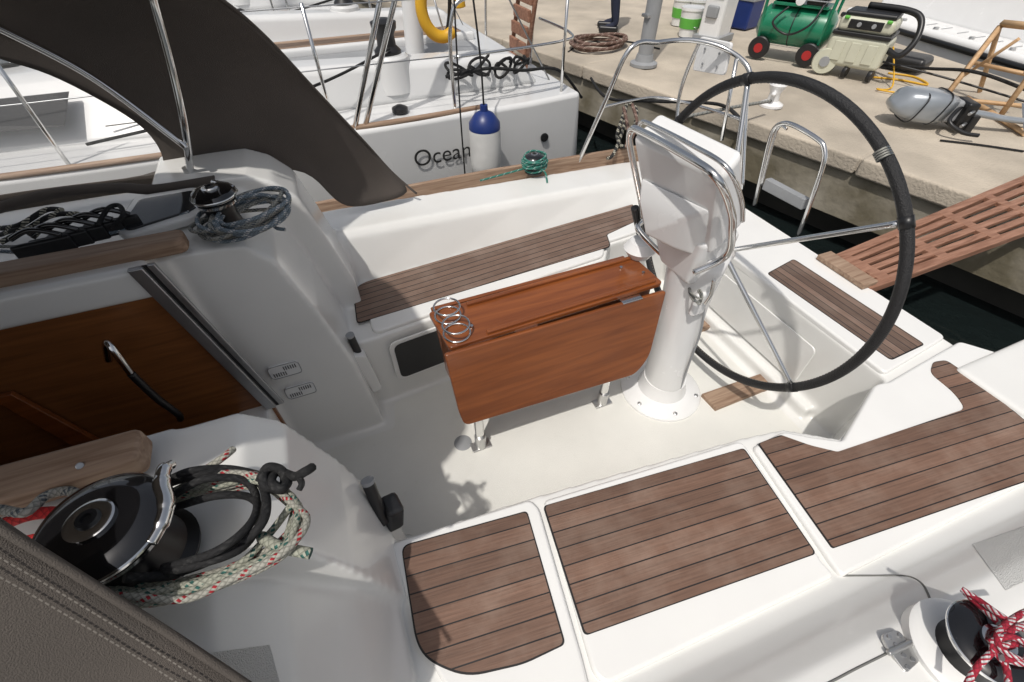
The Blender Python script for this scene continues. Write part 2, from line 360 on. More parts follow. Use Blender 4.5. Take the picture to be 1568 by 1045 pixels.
def pad(name,pts,r,dirv,mat,parent=boat,grow=.006):
    p=RP(pts,r); c=sum(p,Vector())/len(p)
    out=RP([q+(q-c).normalized()*grow for q in [Vector(v) for v in pts]],r)
    prism(name+'_caulk_border',[q+Zu*.002 for q in out],(0,0,-.006),CAULK,parent,bevel=0)
    prism(name,[q+Zu*.004 for q in p],(0,0,-.006),mat,parent,bevel=0,uvdir=dirv)
S=.482
def PS(l,z=S): return [P(x,y,z) for x,y in l]
l1=PS([(594,832),(812,764),(826,778),(893,1010),(906,1062)]); 
l1+= [Vector((.10,.09,S)),Vector((-.03,.13,S)),Vector((-.11,.28,S))]
lid('seat_lid_fwd',l1,[.03,.02,.02,0,.02,.05,.1,.1])
l2=PS([(832,766),(1135,674),(1148,690),(1260,860)]); l2+=[Vector((1.11,.05,S)),Vector((.31,.085,S)),Vector((.29,.12,S))]
lid('seat_lid_mid',l2,[.02,.03,.02,.0,.02,.02,.02])
l3=PS([(1153,684),(1200,660),(1240,668),(1290,675),(1340,588),(1362,584),(1410,556),(1470,522)])
l3+=[Vector((2.62,.43,S)),Vector((2.62,.0,S)),Vector((1.125,.04,S)),P(1272,860,S)]
lid('seat_lid_aft',l3,[.02,.02,0,.02,.03,0,0,.02,.03,.03,.02,0])
t1=PS([(616,838),(806,785),(863,986),(800,1015),(715,1034),(660,1012),(640,985)],S)
pad('seat_teak_fwd',t1,[.03,.015,.015,.03,.05,.05,.04],P(806,785,S)-P(616,838,S),TEAK)
t2=PS([(834,776),(1138,688),(1247,848),(897,972)],S); pad('seat_teak_mid',t2,.015,t2[1]-t2[0],TEAK)
t3=PS([(1162,680),(1195,667),(1240,683),(1282,693),(1478,627),(1462,603),(1424,572),(1428,556),(1448,553),(1500,588),(1600,672)],S)
t3+=[P(1640,712,S),P(1275,839,S)]
pad('seat_teak_aft',t3,[.01,.01,.02,.01,.03,.04,.03,.02,.02,.02,.02,.02,.01],P(1568,737,S)-P(1275,839,S),TEAK)
f0=[(-.02,1.68),(1.32,1.815),(1.40,1.93),(1.98,1.99),(1.98,2.24),(1.7,2.235),(-.02,2.08)]
lid('seat_lid_starboard',[Vector((x,y,S)) for x,y in f0],[.05,.03,.03,.0,.0,0,.05])
tf=PS([(541,438),(968,314),(976,338),(928,360),(934,378),(548,495)],S)
pad('seat_teak_starboard',tf,[.10,.01,.02,.02,.03,.02],tf[1]-tf[0],TEAKF)
lb=[Vector((1.995,1.96,S)),Vector((2.46,1.96,S)),Vector((2.48,.62,S)),Vector((2.005,.57,S))]
lid('helm_bench_lid',lb,.03)
tb=PS([(1176,420),(1216,398),(1414,527),(1363,551)]); pad('helm_bench_teak',tb,.02,tb[2]-tb[1],TEAKF)
prism('toe_rail',[(-3.2,2.58,.655),(-1,2.70,.655),(1.0,2.72,.655),(2.4,2.66,.655),(2.4,2.69,.655),(1.0,2.75,.655),(-1,2.73,.655),(-3.2,2.61,.655)],(0,0,-.15),TEAKRAW,boat,bevel=.006)
prism('hatch_rail_starboard',RP([(-1.6,1.465,1.235),(-.47,1.475,1.235),(-.47,1.55,1.235),(-1.6,1.55,1.235)],[0,.03,.03,0]),(0,0,-.05),TEAKRAW,boat,bevel=.01)
hp=[P(0,765,1.20),P(208,703,1.20),P(216,652,1.20),P(0,710,1.20)]
prism('hatch_rail_port',RP([hp[3]+Vector((-1,.0,0)),hp[3],hp[2],hp[1],hp[0],hp[0]+Vector((-1,-.0,0))],[0,0,.02,.02,0,0]),(0,0,-.055),TEAKRAW,boat,bevel=.01)
cyl('rail_plug',P(122,714,1.198),P(122,714,1.204),.007,ALU,boat)
# non-skid patches and moulding lines that follow the deck surface
def patch(name,q,nu=12,nv=12,dz=.0016):
    a,b_,c,d=[Vector((x,y,0)) for x,y in q]; rows=[]
    for i in range(nv+1):
        v=i/nv; rows.append([PC(*( (a.lerp(b_,u/nu)).lerp(d.lerp(c,u/nu),v) ).xy,dz) for u in range(nu+1)])
    sheet(name,rows,NSKID,boat,thick=0,sub=0)
patch('nonskid_shoulder',[(325,1000),(412,988),(432,1060),(345,1075)])
patch('nonskid_sidedeck',[(1490,835),(1590,800),(1610,870),(1540,905)])
patch('nonskid_shoulder_b',[(255,672),(370,645),(385,668),(300,700)]) if False else None
# companionway joinery seen through the hatch
comp=grp('companionway')
prism('lining_starboard',[(-.49,1.448,.44),(-.60,1.448,1.12),(-2.2,1.448,1.12),(-2.2,1.448,-.6),(-.49,1.448,-.6)],(0,.02,0),DOORW,comp)
prism('lining_port',[(-.49,.835,.44),(-.60,.835,1.12),(-2.2,.835,1.12),(-2.2,.835,-.6),(-.49,.835,-.6)],(0,-.02,0),DOORW,comp)
box('cabin_floor',(-1.4,1.15,-.6),(1.8,.64,.02),DOORW,comp)
box('cabin_bulkhead',(-2.2,1.15,.2),(.02,.64,1.8),DOORW,comp)
box('companion_step',(-.9,1.15,-.1),(.3,.5,.03),DOORW,comp)
prism('bulkhead_trim',[(-1.12,1.44,.86),(-1.06,1.44,.56),(-1.0,1.44,.2),(-1.08,1.44,.2),(-1.17,1.44,.86)],(0,-.02,0),TABLE,comp)
prism('wash_board_track',[(-.47,1.415,.46),(-.585,1.415,1.2),(-.625,1.415,1.2),(-.51,1.415,.46)],(0,.02,0),ALU,comp,bevel=.004)
prism('wash_board_track_b',[(-.44,1.44,.46),(-.555,1.44,1.2),(-.575,1.44,1.2),(-.46,1.44,.46)],(0,-.015,0),ALU,comp,bevel=.003)
prism('wash_board_slot',[(-.46,1.432,.46),(-.575,1.432,1.2),(-.588,1.432,1.2),(-.473,1.432,.46)],(0,-.006,0),BLACK,comp,bevel=0)
h=[PY(166,552,1.40),PY(163,525,1.37),PY(180,545,1.34),PY(200,572,1.34),PY(240,610,1.35),PY(272,634,1.37),PY(276,642,1.42)]
tube('grab_handle',h[:4],.011,CHROME,comp); tube('grab_handle_grip',h[3:],.012,BLACK,comp)
for (x,y) in ((436,565),(460,596)):
    c=PC(x,y,0); c=Vector((c.x,c.y-.001,c.z))
    bmv=RP([c+Vector((-.06,0,-.035)),c+Vector((.06,0,-.035)),c+Vector((.06,0,.035)),c+Vector((-.06,0,.035))],.02)
    ring=[p+Vector((0,-.010,0)) for p in bmv]
    prism('vent_cowl',[p+Vector((0,-.010,0)) for p in bmv],(0,.012,0),WHITEP,boat,bevel=.003)
    tube('vent_edge',ring[::2],.0016,GREYP,boat,cyc=True,sub=2,seg=6)
    for k in range(6):
        for j in range(2):
            q=c+Vector((-.045+.009*k+ (0.045 if j else 0),-.011,(.014 if j else -.014)))
            box('vent_slot',q,(.003,.003,.020),BLACK,boat,bevel=0)
w=[Vector((.03,1.652,.42)),Vector((.36,1.687,.42)),Vector((.36,1.687,.14)),Vector((.03,1.652,.14))]
prism('locker_frame',RP(w,.05),(0,-.012,0),GELW,boat,bevel=.004)
c=sum(w,Vector())/4
prism('locker_opening',RP([c+(p-c)*.86-Vector((0,0.013,0)) for p in w],.04),(0,-.003,0),BLACK,boat,bevel=0)
lathe('sole_plate',[(0.045,0),(.045,.004),(.04,.006),(.0,.006)],P(709,679,.003),GREYP,boat)
lathe('sole_drain',[(0.07,0),(.07,.006),(.06,.01),(.0,.008)],P(1140,530,.004),STEELB,boat)
for k in range(5): box('drain_slot',P(1140,530,.015)+Vector((0,-.03+.015*k,0)),(.06,.004,.003),BLACK,boat,bevel=0)
prism('foot_chock_teak',[P(1075,603,.03),P(1165,572,.03),P(1182,592,.03),P(1097,626,.03)],(0,0,-.03),TEAKRAW,boat)
prism('foot_chock_teak_b',[P(1060,490,.03),P(1078,486,.03),P(1088,500,.03),P(1062,510,.03)],(0,0,-.03),TEAKRAW,boat)
tube('red_lanyard',[P(1250,598,.03),P(1268,606,.06),P(1282,622,.03),P(1272,628,.02)],.008,RED,boat)
prism('bench_locker_door',RP([(1.996,.85,.36),(1.996,1.55,.36),(1.996,1.55,.10),(1.996,.85,.10)],.04),(-.010,0,0),GELW,boat,bevel=.005)
tube('locker_groove',[PC(x,y,0) for x,y in ((1290,882),(1320,882),(1350,882),(1380,882),(1400,886),(1415,898),(1426,922),(1436,948),(1430,962),(1395,980),(1360,1000),(1310,1025),(1270,1046),(1200,1080))],.003,GROOVE,boat,seg=6,sub=4)
hg=grp('locker_hinge')
hz=PC(1380,997).z+.008
prism('leaf_a',RP(PS([(1350,972),(1376,964),(1392,984),(1362,998)],hz),.012),(0,0,-.012),STEELB,hg,bevel=.002)
prism('leaf_b',RP(PS([(1364,1000),(1394,986),(1410,1012),(1388,1032)],hz),.012),(0,0,-.012),STEELB,hg,bevel=.002)
cyl('pin',P(1360,1001,hz+.003),P(1396,984,hz+.003),.007,STEELB,hg)
for x,y in ((1362,976),(1378,973),(1372,988),(1384,1004),(1398,1010),(1390,1022)): lathe('screw',[(.006,0),(.005,.003),(0,.003)],P(x,y,hz+.001),ALU,hg,seg=10)
# ---------------------------------------------------------------- table
tab=grp('cockpit_table')
tz0=.75; X0,X1=.215,1.215
ct=[Vector((X0,1.42,tz0)),Vector((X1,1.44,tz0)),Vector((X1+.01,1.215,tz0)),Vector((X0+.02,1.19,tz0))]
prism('centre_top',RP(ct,.02),(0,0,-.022),TABLE,tab,bevel=.004)
for a,b_ in ((0,1),(3,2)):
    p,q=ct[a],ct[b_]; nrm=Vector((0,1,0)) if a==0 else Vector((0,-1,0))
    p=p-nrm*.012; q=q-nrm*.012
    prism('fiddle_rail',[p+Vector((.16,0,.014)),q+Vector((-.03,0,.014)),q+Vector((-.03,0,0)),p+Vector((.16,0,0))],nrm*-.018,TABLE,tab,bevel=.003)
box('centre_box',(.72,1.315,.62),(.93,.16,.22),TABLE,tab)
prism('end_panel',RP([(X0+.03,1.41,.73),(X0+.03,1.21,.73),(X0+.03,1.20,.45),(X0+.03,1.40,.40)],.02),(.02,0,0),TABLE,tab)
prism('far_leaf',RP([(X0+.02,1.45,.73),(X1-.02,1.46,.73),(X1-.05,1.50,.36),(X0+.05,1.50,.36)],[.01,.01,.08,.08]),(0,.02,0),TABLE,tab)
nl=[PY(681,545,1.165),PY(1021,446,1.18),PY(992,545,1.12),PY(972,573,1.095),PY(712,653,1.085),PY(705,636,1.09)]
nrm=(nl[1]-nl[0]).cross(nl[4]-nl[0]).normalized()
d0=nl[0]; nl=[p-nrm*((p-d0).dot(nrm)) for p in nl]
nin=nrm*(1 if nrm.y>0 else -1)
prism('near_leaf',RP(nl,[.015,.015,.05,.04,.03,.02]),nin*.022,TABLE,tab,bevel=.006)
for x in (.36,.56,1.05): box('leaf_hinge',(x,1.192,.728),(.10,.035,.006),CHROME,tab)
for (x,y) in ((684,470),(698,497)):
    c=P(x,y,.80)
    for dz in (0,-.045): tube('cup_ring',[c+Vector((.052*math.cos(a*math.pi/8),.052*math.sin(a*math.pi/8),dz)) for a in range(16)],.004,CHROME,tab,cyc=True,seg=8,sub=3)
for x,y in ((722,500),(951,410),(985,418)): lathe('latch',[(.008,0),(.007,.005),(0,.005)],P(x,y,.752),CHROME,tab,seg=12)
for x,y in ((738,687),(921,618)):
    b0=P(x,y,.0); b0=Vector((b0.x,1.19,0)); 
    cyl('leg',b0,b0+Vector((0,.02,.56)),.022,CHROME,tab); cyl('leg_sleeve',b0,b0+Vector((0,0,.10)),.028,STEELB,tab)
    box('leg_foot',b0+Vector((0,0,.012)),(.10,.055,.012),STEELB,tab)
    b1=Vector((b0.x,1.36,0)); cyl('leg_b',b1,b1+Vector((0,0,.56)),.022,CHROME,tab)
# ---------------------------------------------------------------- pedestal
ped=grp('steering_pedestal')
base=Vector((1.364,1.145,0.006))
lathe('base_flange',[(.215,0),(.215,.012),(.20,.028),(.13,.045),(.115,.09),(.11,.12)],base,WHITEP,ped,seg=48)
for k in range(6):
    a=k*math.pi/3+.3; lathe('bolt',[(.012,0),(.012,.012),(.006,.016),(0,.016)],base+Vector((.185*math.cos(a),.185*math.sin(a),.022)),STEELB,ped,seg=8)
top=Vector((1.29,1.15,.98))
bm=bmesh.new(); ns=12; rings=[]
for i in range(ns+1):
    t=i/ns; c=base.lerp(top,t)+Vector((0,0,.06*(1-t))); rx=.10-.01*t; ry=.11+.0*t+(.04*max(0,t-.7)/.3)
    rings.append([bm.verts.new(c+Vector((rx*math.cos(a*math.pi/16),ry*math.sin(a*math.pi/16),0))) for a in range(32)])
for i in range(ns):
    for k in range(32): bm.faces.new((rings[i][k],rings[i][(k+1)%32],rings[i+1][(k+1)%32],rings[i+1][k]))
bm.faces.new(rings[0][::-1]); bm.faces.new(rings[-1])
mkobj('column',bm,WHITEP,ped,smooth=True)
A=Vector((1.075,1.43,1.325)); B=Vector((1.105,.985,1.355)); C=Vector((1.20,1.0,1.03)); D=Vector((1.20,1.40,.99))
A2=Vector((1.17,1.42,1.405)); B2=Vector((1.16,.99,1.43)); C2=Vector((1.33,1.02,1.13)); D2=Vector((1.36,1.38,1.1))
bm=bmesh.new(); addprism(bm,[A,B,C,D],[A2,B2,C2,D2]); mkobj('pod_case',bm,WHITEP,ped,bevel=.022,seg=5)
fn=(B-A).cross(D-A).normalized(); fn=fn if fn.x<0 else -fn
def fp(u,v,d): return (A*(1-u)+B*u)*(1-v)+(D*(1-u)+C*u)*v+fn*d
bm=bmesh.new()
addprism(bm,[fp(.04,.46,.0),fp(.93,.40,.0),fp(.93,1.12,-.01),fp(.08,1.18,-.01)],[fp(.16,.62,.06),fp(.70,.60,.045),fp(.66,.98,.065),fp(.24,1.02,.075)])
mkobj('instrument_cover',bm,WHITEP,ped,bevel=.012,seg=4)
bm=bmesh.new()
addprism(bm,[(1.17,1.01,1.08),(1.19,1.40,1.04),(1.4,1.38,1.06),(1.36,1.03,1.08)],[(1.2,1.06,.84),(1.22,1.27,.82),(1.36,1.27,.84),(1.36,1.06,.84)])
mkobj('pod_neck',bm,WHITEP,ped,bevel=.03,seg=4)
lathe('hub_housing',[(.09,0),(.09,.10),(.06,.16),(.045,.20)],(1.34,1.2,.84),WHITEP,ped,axis=(1,.05,-.03))
box('throttle_box',(1.27,1.03,.76),(.07,.03,.12),WHITEP,ped,bevel=.014)
tube('throttle_lever',[(1.27,1.005,.78),(1.265,.99,.84),(1.25,.99,.92)],.008,CHROME,ped)
lathe('cover_ball',[(.0,0),(.05,.01),(.075,.05),(.05,.09),(.0,.1)],PY(980,380,1.43)-Vector((0,0,.05)),WHITEP,ped)
cyl('engine_lever',PY(972,318,1.5),PY(982,366,1.5),.018,BLACK,ped)  # black engine control lever beside the pod
g=[PY(1062,418,1.02),PY(1112,392,.97),PY(1121,350,.95),PY(1118,318,.95),PY(1095,270,.965),PY(1040,233,1.15),PY(985,203,1.38),PY(968,198,1.45),PY(964,215,1.47),PY(970,250,1.47),PY(985,330,1.47),Vector((1.2,1.42,.90)),Vector((1.27,1.22,.82))]
tube('guard_rail',g,.013,CHROME,ped,seg=12)
tube('guard_rail_inner',[p+Vector((.035,0,.02)) for p in g[2:9]],.008,CHROME,ped,seg=10)
tube('control_cable',[(1.3,1.05,.8),(1.33,1.02,.6),(1.36,1.03,.3),(1.40,1.05,.05)],.005,GREYP,ped)
coil('lashing',(1.23,1.03,.80),.05,.02,1.2,3,.004,R_GREY,ped,seed=3,zj=.02)
# ---------------------------------------------------------------- wheel
wh=grp('steering_wheel')
W=Vector((1.642,1.244,.81)); R=.68
U1=Vector((-math.sin(.026),math.cos(.026),0)); U2=Zu
rimp=[W+U1*(R*math.cos(a*2*math.pi/64))+U2*(R*math.sin(a*2*math.pi/64)) for a in range(64)]
tube('rim',rimp,.020,LEATHER,wh,cyc=True,sub=2,seg=14)
inner=[W+U1*((R-.0195)*math.cos(a*2*math.pi/96))+U2*((R-.0195)*math.sin(a*2*math.pi/96)) for a in range(97)]
stitches('rim_stitch',inner,STITCH,wh,step=.016,ln=.008,r_=.0015)
hub=Vector((1.52,1.215,.835))
lathe('hub',[(.05,-.05),(.05,0),(.035,.03),(.0,.035)],hub,CHROME,wh,axis=(1,.03,0))
def rimat(x,y):
    d=ray(x,y); n=Vector((1,.026,0)).normalized(); q=CAM+d*((W.dot(n))/d.dot(n)); v=q-W; return W+v.normalized()*(R-.015)
for i,(x,y,m_) in enumerate(((1372,343,CHROME),(1212,590,CHROME),(1145,128,CHROME),(1060,520,BLACK),(1040,190,BLACK))):
    q=rimat(x,y); mid=hub.lerp(q,.5)
    tube('spoke_%d'%i,[hub,mid,q],.011,m_,wh)
    dq=(q-W).cross(Vector((1,0,0))).normalized(); o_=(q-W).normalized()*.015
    tube('rim_clamp_%d'%i,[q+o_-dq*.02,q+o_+dq*.02],.0225,BLACK,wh,curve=False)
q=W+(PX(1358,240,1.642)-W).normalized()*R
dq=(q-W).cross(Vector((1,0,0))).normalized()
for k in range(4): tube('whipping_%d'%k,[q+dq*(.008*k-.002),q+dq*(.008*k+.004)],.0235,R_GREY,wh,curve=False)
# ---------------------------------------------------------------- winches etc
def winch(name,loc,r,h,tail=True,rz=0):
    g_=grp(name,loc,rz)
    lathe('drum',[(r*1.05,0),(r*1.08,.01),(r*.88,h*.12),(r*.75,h*.4),(r*.8,h*.58),(r*.95,h*.64)],(0,0,0),BLACK,g_)
    lathe('chrome_band',[(r*.9,h*.63),(r*1.02,h*.65),(r*1.05,h*.71),(r*.9,h*.74)],(0,0,0),CHROME,g_)
    lathe('self_tailer',[(r*.8,h*.73),(r*1.1,h*.77),(r*1.13,h*.82),(r*1.0,h*.9),(r*.7,h*.94),(r*.45,h*.95)],(0,0,0),BLACKG,g_,seg=56)
    lathe('self_tailer_band',[(r*1.12,h*.775),(r*1.145,h*.79),(r*1.145,h*.815),(r*1.12,h*.83)],(0,0,0),CHROME,g_,seg=56)
    lathe('cap',[(r*.42,h*.93),(r*.42,h*.98),(r*.34,h*1.0),(r*.2,h*.99),(0,h*.97)],(0,0,0),CHROME,g_)
    lathe('socket',[(r*.22,h*.98),(r*.18,h*1.02),(r*.1,h*1.02),(r*.09,h*.99),(0,h*.99)],(0,0,0),BLACK,g_)
    if tail:
        pts=[(r*1.12*math.cos(a),r*1.12*math.sin(a),h*(.78+.02*i)) for i,a in enumerate((-.75,-.4,-.05,.3))]+[(r*1.32*math.cos(.55),r*1.32*math.sin(.55),h*.86),(r*1.5*math.cos(.62),r*1.5*math.sin(.62),h*.80)]
        tube('tailing_arm',pts,[r*.12,r*.15,r*.17,r*.17,r*.14,r*.10],CHROME,g_)
    return g_
wl=P(150,800,1.29); winch('winch',(wl.x-.01,wl.y+.005,1.135),.084,.165,rz=.1)
wf=P(322,290,1.30); winch('winch',(wf.x,wf.y,1.15),.060,.16,rz=1)
wn_=P(1535,980,.77); winch('winch',(wn_.x,wn_.y,.64),.080,.125,tail=False)
lathe('winch_plinth',[(.12,-.03),(.12,.01),(.105,.02),(0,.02)],(wn_.x,wn_.y,.64),GELW,boat)
ws=P(818,240,.76); winch('winch',(ws.x,ws.y,.66),.055,.12,tail=False)
rg=grp('coiled_rope',)
for i,(m_,ra,rb) in enumerate(((R_GREY,.13,.09),(R_BLUE,.13,.10),(R_GREY,.14,.08),(R_BLUE,.12,.10))):
    coil('loop_%d'%i,(wf.x+.04+.02*i,wf.y-.025-.01*i,1.16+.012*i),ra,rb,.3+.2*i,3,.0065,m_,rg,zj=.03,seed=i+2)
tube('tail_line',[P(435,310,1.18),P(420,345,1.17),P(437,352,1.16)],.006,R_BLUE,rg)
rn=grp('rope_heap')
def RL(name,l,r_,m_,z=1.17,amp=.03):
    tube(name,[P(x,y,z+amp*math.sin(i*1.7)) for i,(x,y) in enumerate(l)],r_,m_,rn,sub=8,seg=8)
RL('black_a',[(235,748),(300,728),(360,722),(395,735),(408,770),(395,810),(340,850),(260,880),(190,885)],.008,R_BLK,1.20)
RL('black_b',[(250,770),(310,735),(370,735),(392,760),(385,800),(330,845),(250,870)],.007,R_BLK,1.21)
RL('black_c',[(260,780),(330,760),(382,762),(400,790),(372,838),(300,866),(230,880)],.007,R_BLK,1.19)
RL('black_d',[(240,745),(290,722),(350,718),(400,728)],.007,R_BLK,1.21)
RL('black_knot',[(398,738),(410,716),(432,722),(434,745),(410,748),(402,728),(420,716),(440,735),(430,750),(415,738),(425,722),(450,730),(468,722),(478,716)],.009,R_BLK,1.20,.012)
RL('black_tip',[(455,728),(462,740),(458,750)],.006,R_BLK,1.20,.005)
mats=[R_WR,R_WG,R_GREY,R_WR,R_WG,R_WG,R_WR,R_WG,R_WR]
rnd=random.Random(7)
for i in range(9):
    k=i*5; j=lambda: rnd.uniform(-8,8)
    RL('sheet_%d'%i,[(255+j(),770-k//3),(330+j(),752-k//2+j()),(395+j(),745-k//3+j()),(440+k//3+j(),765+j()),(452+k//4+j(),800+j()),(425+k//5+j(),840+k//3+j()),(360+j(),870+k//2+j()),(290+j(),892+k//2+j()),(215+j(),903+k//2+j()),(160,890+k//2)],.0065,mats[i],1.155+.006*i,.010)
RL('sheet_tail',[(400,822),(430,838),(476,848)],.010,R_WG,1.18,.008)
RL('sheet_end',[(310,722),(340,702),(357,688)],.007,R_WR,1.20,.01)
RL('sheet_low',[(250,900),(310,892),(370,862),(415,815),(445,775)],.007,R_WG,1.18,.01)
RL('red_a',[(0,805),(40,790),(80,785),(120,790),(140,800)],.011,R_RED,1.18,.01)
RL('red_b',[(20,835),(70,825),(110,835)],.011,R_RED,1.17,.01)
RL('grey_a',[(0,780),(40,785),(70,760),(105,752),(135,768),(120,790)],.009,R_GREY,1.19,.01)
rr=grp('mooring_line')
def RR(n_,l): tube(n_,[P(x,y,z) for x,y,z in l],.007,R_RW,rr,seg=8)
RR('strand_a',[(1472,902,.76),(1500,920,.77),(1535,945,.79),(1580,970,.78)])
RR('strand_a2',[(1478,908,.75),(1502,930,.76),(1530,955,.78)])
RR('strand_b',[(1480,1050,.74),(1500,1018,.77),(1535,990,.79),(1580,985,.78)])
RR('strand_c',[(1600,930,.78),(1565,940,.79),(1532,965,.80),(1530,990,.80),(1560,1010,.80),(1600,1020,.78)])
RR('strand_d',[(1590,950,.79),(1550,965,.80),(1520,990,.79),(1540,1020,.78),(1545,1060,.77)])
RR('strand_e',[(1515,985,.79),(1545,975,.81),(1575,990,.81),(1568,1015,.80),(1535,1008,.80)])
yl=grp('yellow_line'); tube('line',[PC(x,y,.006) for x,y in ((1437,962),(1455,967),(1480,975),(1505,986),(1540,1003),(1600,1040))],.005,YEL,yl)
tr=grp('coiled_rope'); c=(ws.x,ws.y,.68)
for i in range(3): coil('loop_%d'%i,(c[0],c[1],.675+.025*i),.075+.01*(i%2),.07,.5*i,3,.006,R_TEAL,tr,zj=.02,seed=i+9)
tube('hanging_end',[Vector((c[0],c[1]-.07,.72)),P(835,265,.68),P(838,281,.64)],.006,R_TEAL,tr)
tube('lead_line',[Vector((c[0],c[1],.70)),P(790,262,.68),P(735,277,.66)],.006,R_TEAL,tr)
def whandle(name,a,b_,r_=.021):
    g_=grp(name); a=Vector(a); b_=Vector(b_)
    tube('grip',[a,a.lerp(b_,.5),b_],r_,BLACK,g_,seg=12); lathe('end_cap',[(r_*1.05,-.006),(r_*1.05,.006),(.0,.008)],a,GREYP,g_,axis=(a-b_))
    return g_
g_=whandle('winch_handle',P(563,738,.68),P(588,800,.53),.020)
box('pocket',P(600,785,.52),(.06,.08,.12),BLACK,g_,bevel=.015,rot=(0,.2,.2))
g_=whandle('winch_handle',PY(536,514,1.64),PY(552,548,1.64),.018)
prism('pocket',RP([PY(538,546,1.6),PY(560,546,1.6),PY(586,596,1.6),PY(572,603,1.6)],.02),(0,.06,0),GELW,g_,bevel=.01)
cl=grp('rope_clutch')
for i in range(5):
    c0=P(58+27*i,366-8*i,1.24)
    box('body_%d'%i,c0-Vector((0,0,.03)),(.15,.020,.05),BLACK,cl,bevel=.008,rot=(0,0,.1))
    tube('lever_%d'%i,[c0+Vector((.06,0,.0)),c0+Vector((0,0,.03)),c0+Vector((-.06,0,.012))],.008,BLACKG,cl)
clr=grp('control_lines')
tube('l0',[P(0,372,1.21),P(40,352,1.22),P(80,330,1.25),P(120,328,1.25)],.008,R_BW,clr)
tube('l1',[P(0,350,1.22),P(30,345,1.24),P(70,322,1.26),P(95,322,1.26)],.008,R_BW,clr)
tube('l2',[P(150,345,1.24),P(165,320,1.27),P(182,315,1.27),P(188,330,1.26),P(170,350,1.22)],.007,R_BLK,clr)
tube('l3',[P(0,385,1.20),P(60,385,1.2),P(150,362,1.2),P(290,325,1.2)],.006,R_BLUE,clr)
tube('l4',[P(0,378,1.20),P(60,375,1.2),P(150,356,1.2),P(290,318,1.2)],.005,R_GREY,clr)
tube('l5',[P(0,360,1.21),P(25,352,1.24),P(60,350,1.22),P(50,365,1.2)],.007,R_BW,clr)
hw=grp('coachroof_window')
prism('frame',RP(PS([(172,350),(205,300),(300,285),(330,300),(300,330),(190,362)],1.20),.03),(0,0,-.03),GELW,hw,bevel=.008)
prism('smoked_pane',RP(PS([(185,346),(213,305),(296,291),(318,302),(290,322),(195,352)],1.207),.02),(0,0,-.01),SMOKE,hw,bevel=.002)
# ---------------------------------------------------------------- dodger
dg=grp('spray_dodger')
E=[P(638,297,.75),PY(600,264,2.45),PY(560,220,2.38),PY(480,135,2.27),PY(410,60,2.18),PY(340,0,2.08)]
d=(E[-1]-E[-2]).normalized(); E.append(E[-1]+d*.16+Vector((-.05,-.02,0))); E.append(Vector((-.55,1.7,2.04)))
win=[(0,92),(60,106),(120,135),(180,168),(225,198),(248,228),(250,252),(236,268),(160,278),(60,290),(0,299)]
rows=[[E[0],P(582,311,.76),P(527,323,.77),PY(497,288,2.27),PY(462,252,2.26),PY(350,268,2.22),PY(240,285,2.19)],
      [E[1],PY(560,275,2.43),PY(512,272,2.36),PY(478,252,2.31),PY(430,232,2.26),PY(330,243,2.2),PY(252,262,2.17)],
      [E[2],PY(525,215,2.35),PY(480,208,2.3),PY(425,205,2.25),PY(370,208,2.22),PY(300,222,2.18),PY(250,235,2.15)],
      [E[3],PY(455,125,2.26),PY(420,125,2.24),PY(360,135,2.2),PY(300,150,2.17),PY(250,170,2.15),PY(225,198,2.14)],
      [E[4],PY(380,55,2.17),PY(350,55,2.16),PY(290,70,2.15),PY(230,95,2.14),PY(200,120,2.14),PY(180,168,2.14)],
      [E[5],PY(315,-5,2.07),PY(285,0,2.07),PY(230,10,2.09),PY(170,40,2.11),PY(130,80,2.13),PY(120,135,2.14)],
      [E[6],PY(220,-60,2.0),PY(180,-50,2.02),PY(120,-40,2.05),PY(60,0,2.09),PY(20,50,2.12),PY(60,106,2.14)],
      [E[7],Vector((-.75,1.7,2.06)),Vector((-.85,1.8,2.04)),PY(-30,-60,2.0),PY(-50,0,2.09),PY(-60,60,2.12),PY(-10,90,2.14)]]
rw0=random.Random(3)
for i in range(1,6):
    for j in range(1,6): rows[i][j]=rows[i][j]+Vector((0,rw0.uniform(-.012,.012),0))
sheet('side_canvas',rows,CANVAS,dg,thick=.003,sub=2)
tube('aft_hem',catmull(E[:8],6),.007,CANVAS,dg,curve=False,seg=6)
rows=[[PY(x,y,2.17) for x,y in ((-300,350),(-100,315),(0,299),(60,290),(160,278),(225,270),(250,255))],
      [PY(x,y,2.19) for x,y in ((-300,380),(-100,335),(0,315),(60,303),(160,287),(235,280),(262,285))],
      [PY(x,y,2.20) for x,y in ((-300,410),(-100,360),(0,332),(60,318),(160,300),(250,290),(280,290))]]
sheet('lower_canvas',rows,CANVAS,dg,thick=.004,sub=1)
tube('bottom_roll',[P(-50,335,1.2),P(20,312,1.22),P(90,295,1.22),P(180,288,1.21),P(240,290,1.2),P(330,276,1.2)],.018,CANVAS,dg)
bm=bmesh.new(); bm.faces.new([bm.verts.new(p) for p in [PY(-300,100,2.16),PY(-300,350,2.17)]+[PY(x,y,2.165) for x,y in reversed(win)]]); mkobj('clear_window',bm,CLEARV,dg)
rows=[[Vector((-.55,1.7,2.04)),Vector((-.40,1.2,2.14)),Vector((-.42,.7,2.12)),Vector((-.55,.40,2.0))],
      [Vector((-1.2,1.8,2.02)),Vector((-1.2,1.2,2.12)),Vector((-1.2,.7,2.1)),Vector((-1.2,.30,1.98))],
      [Vector((-1.9,1.9,1.7)),Vector((-1.9,1.2,1.8)),Vector((-1.9,.7,1.8)),Vector((-1.9,.25,1.7))],
      [Vector((-2.4,1.9,1.2)),Vector((-2.5,1.2,1.2)),Vector((-2.5,.7,1.2)),Vector((-2.4,.3,1.2))]]
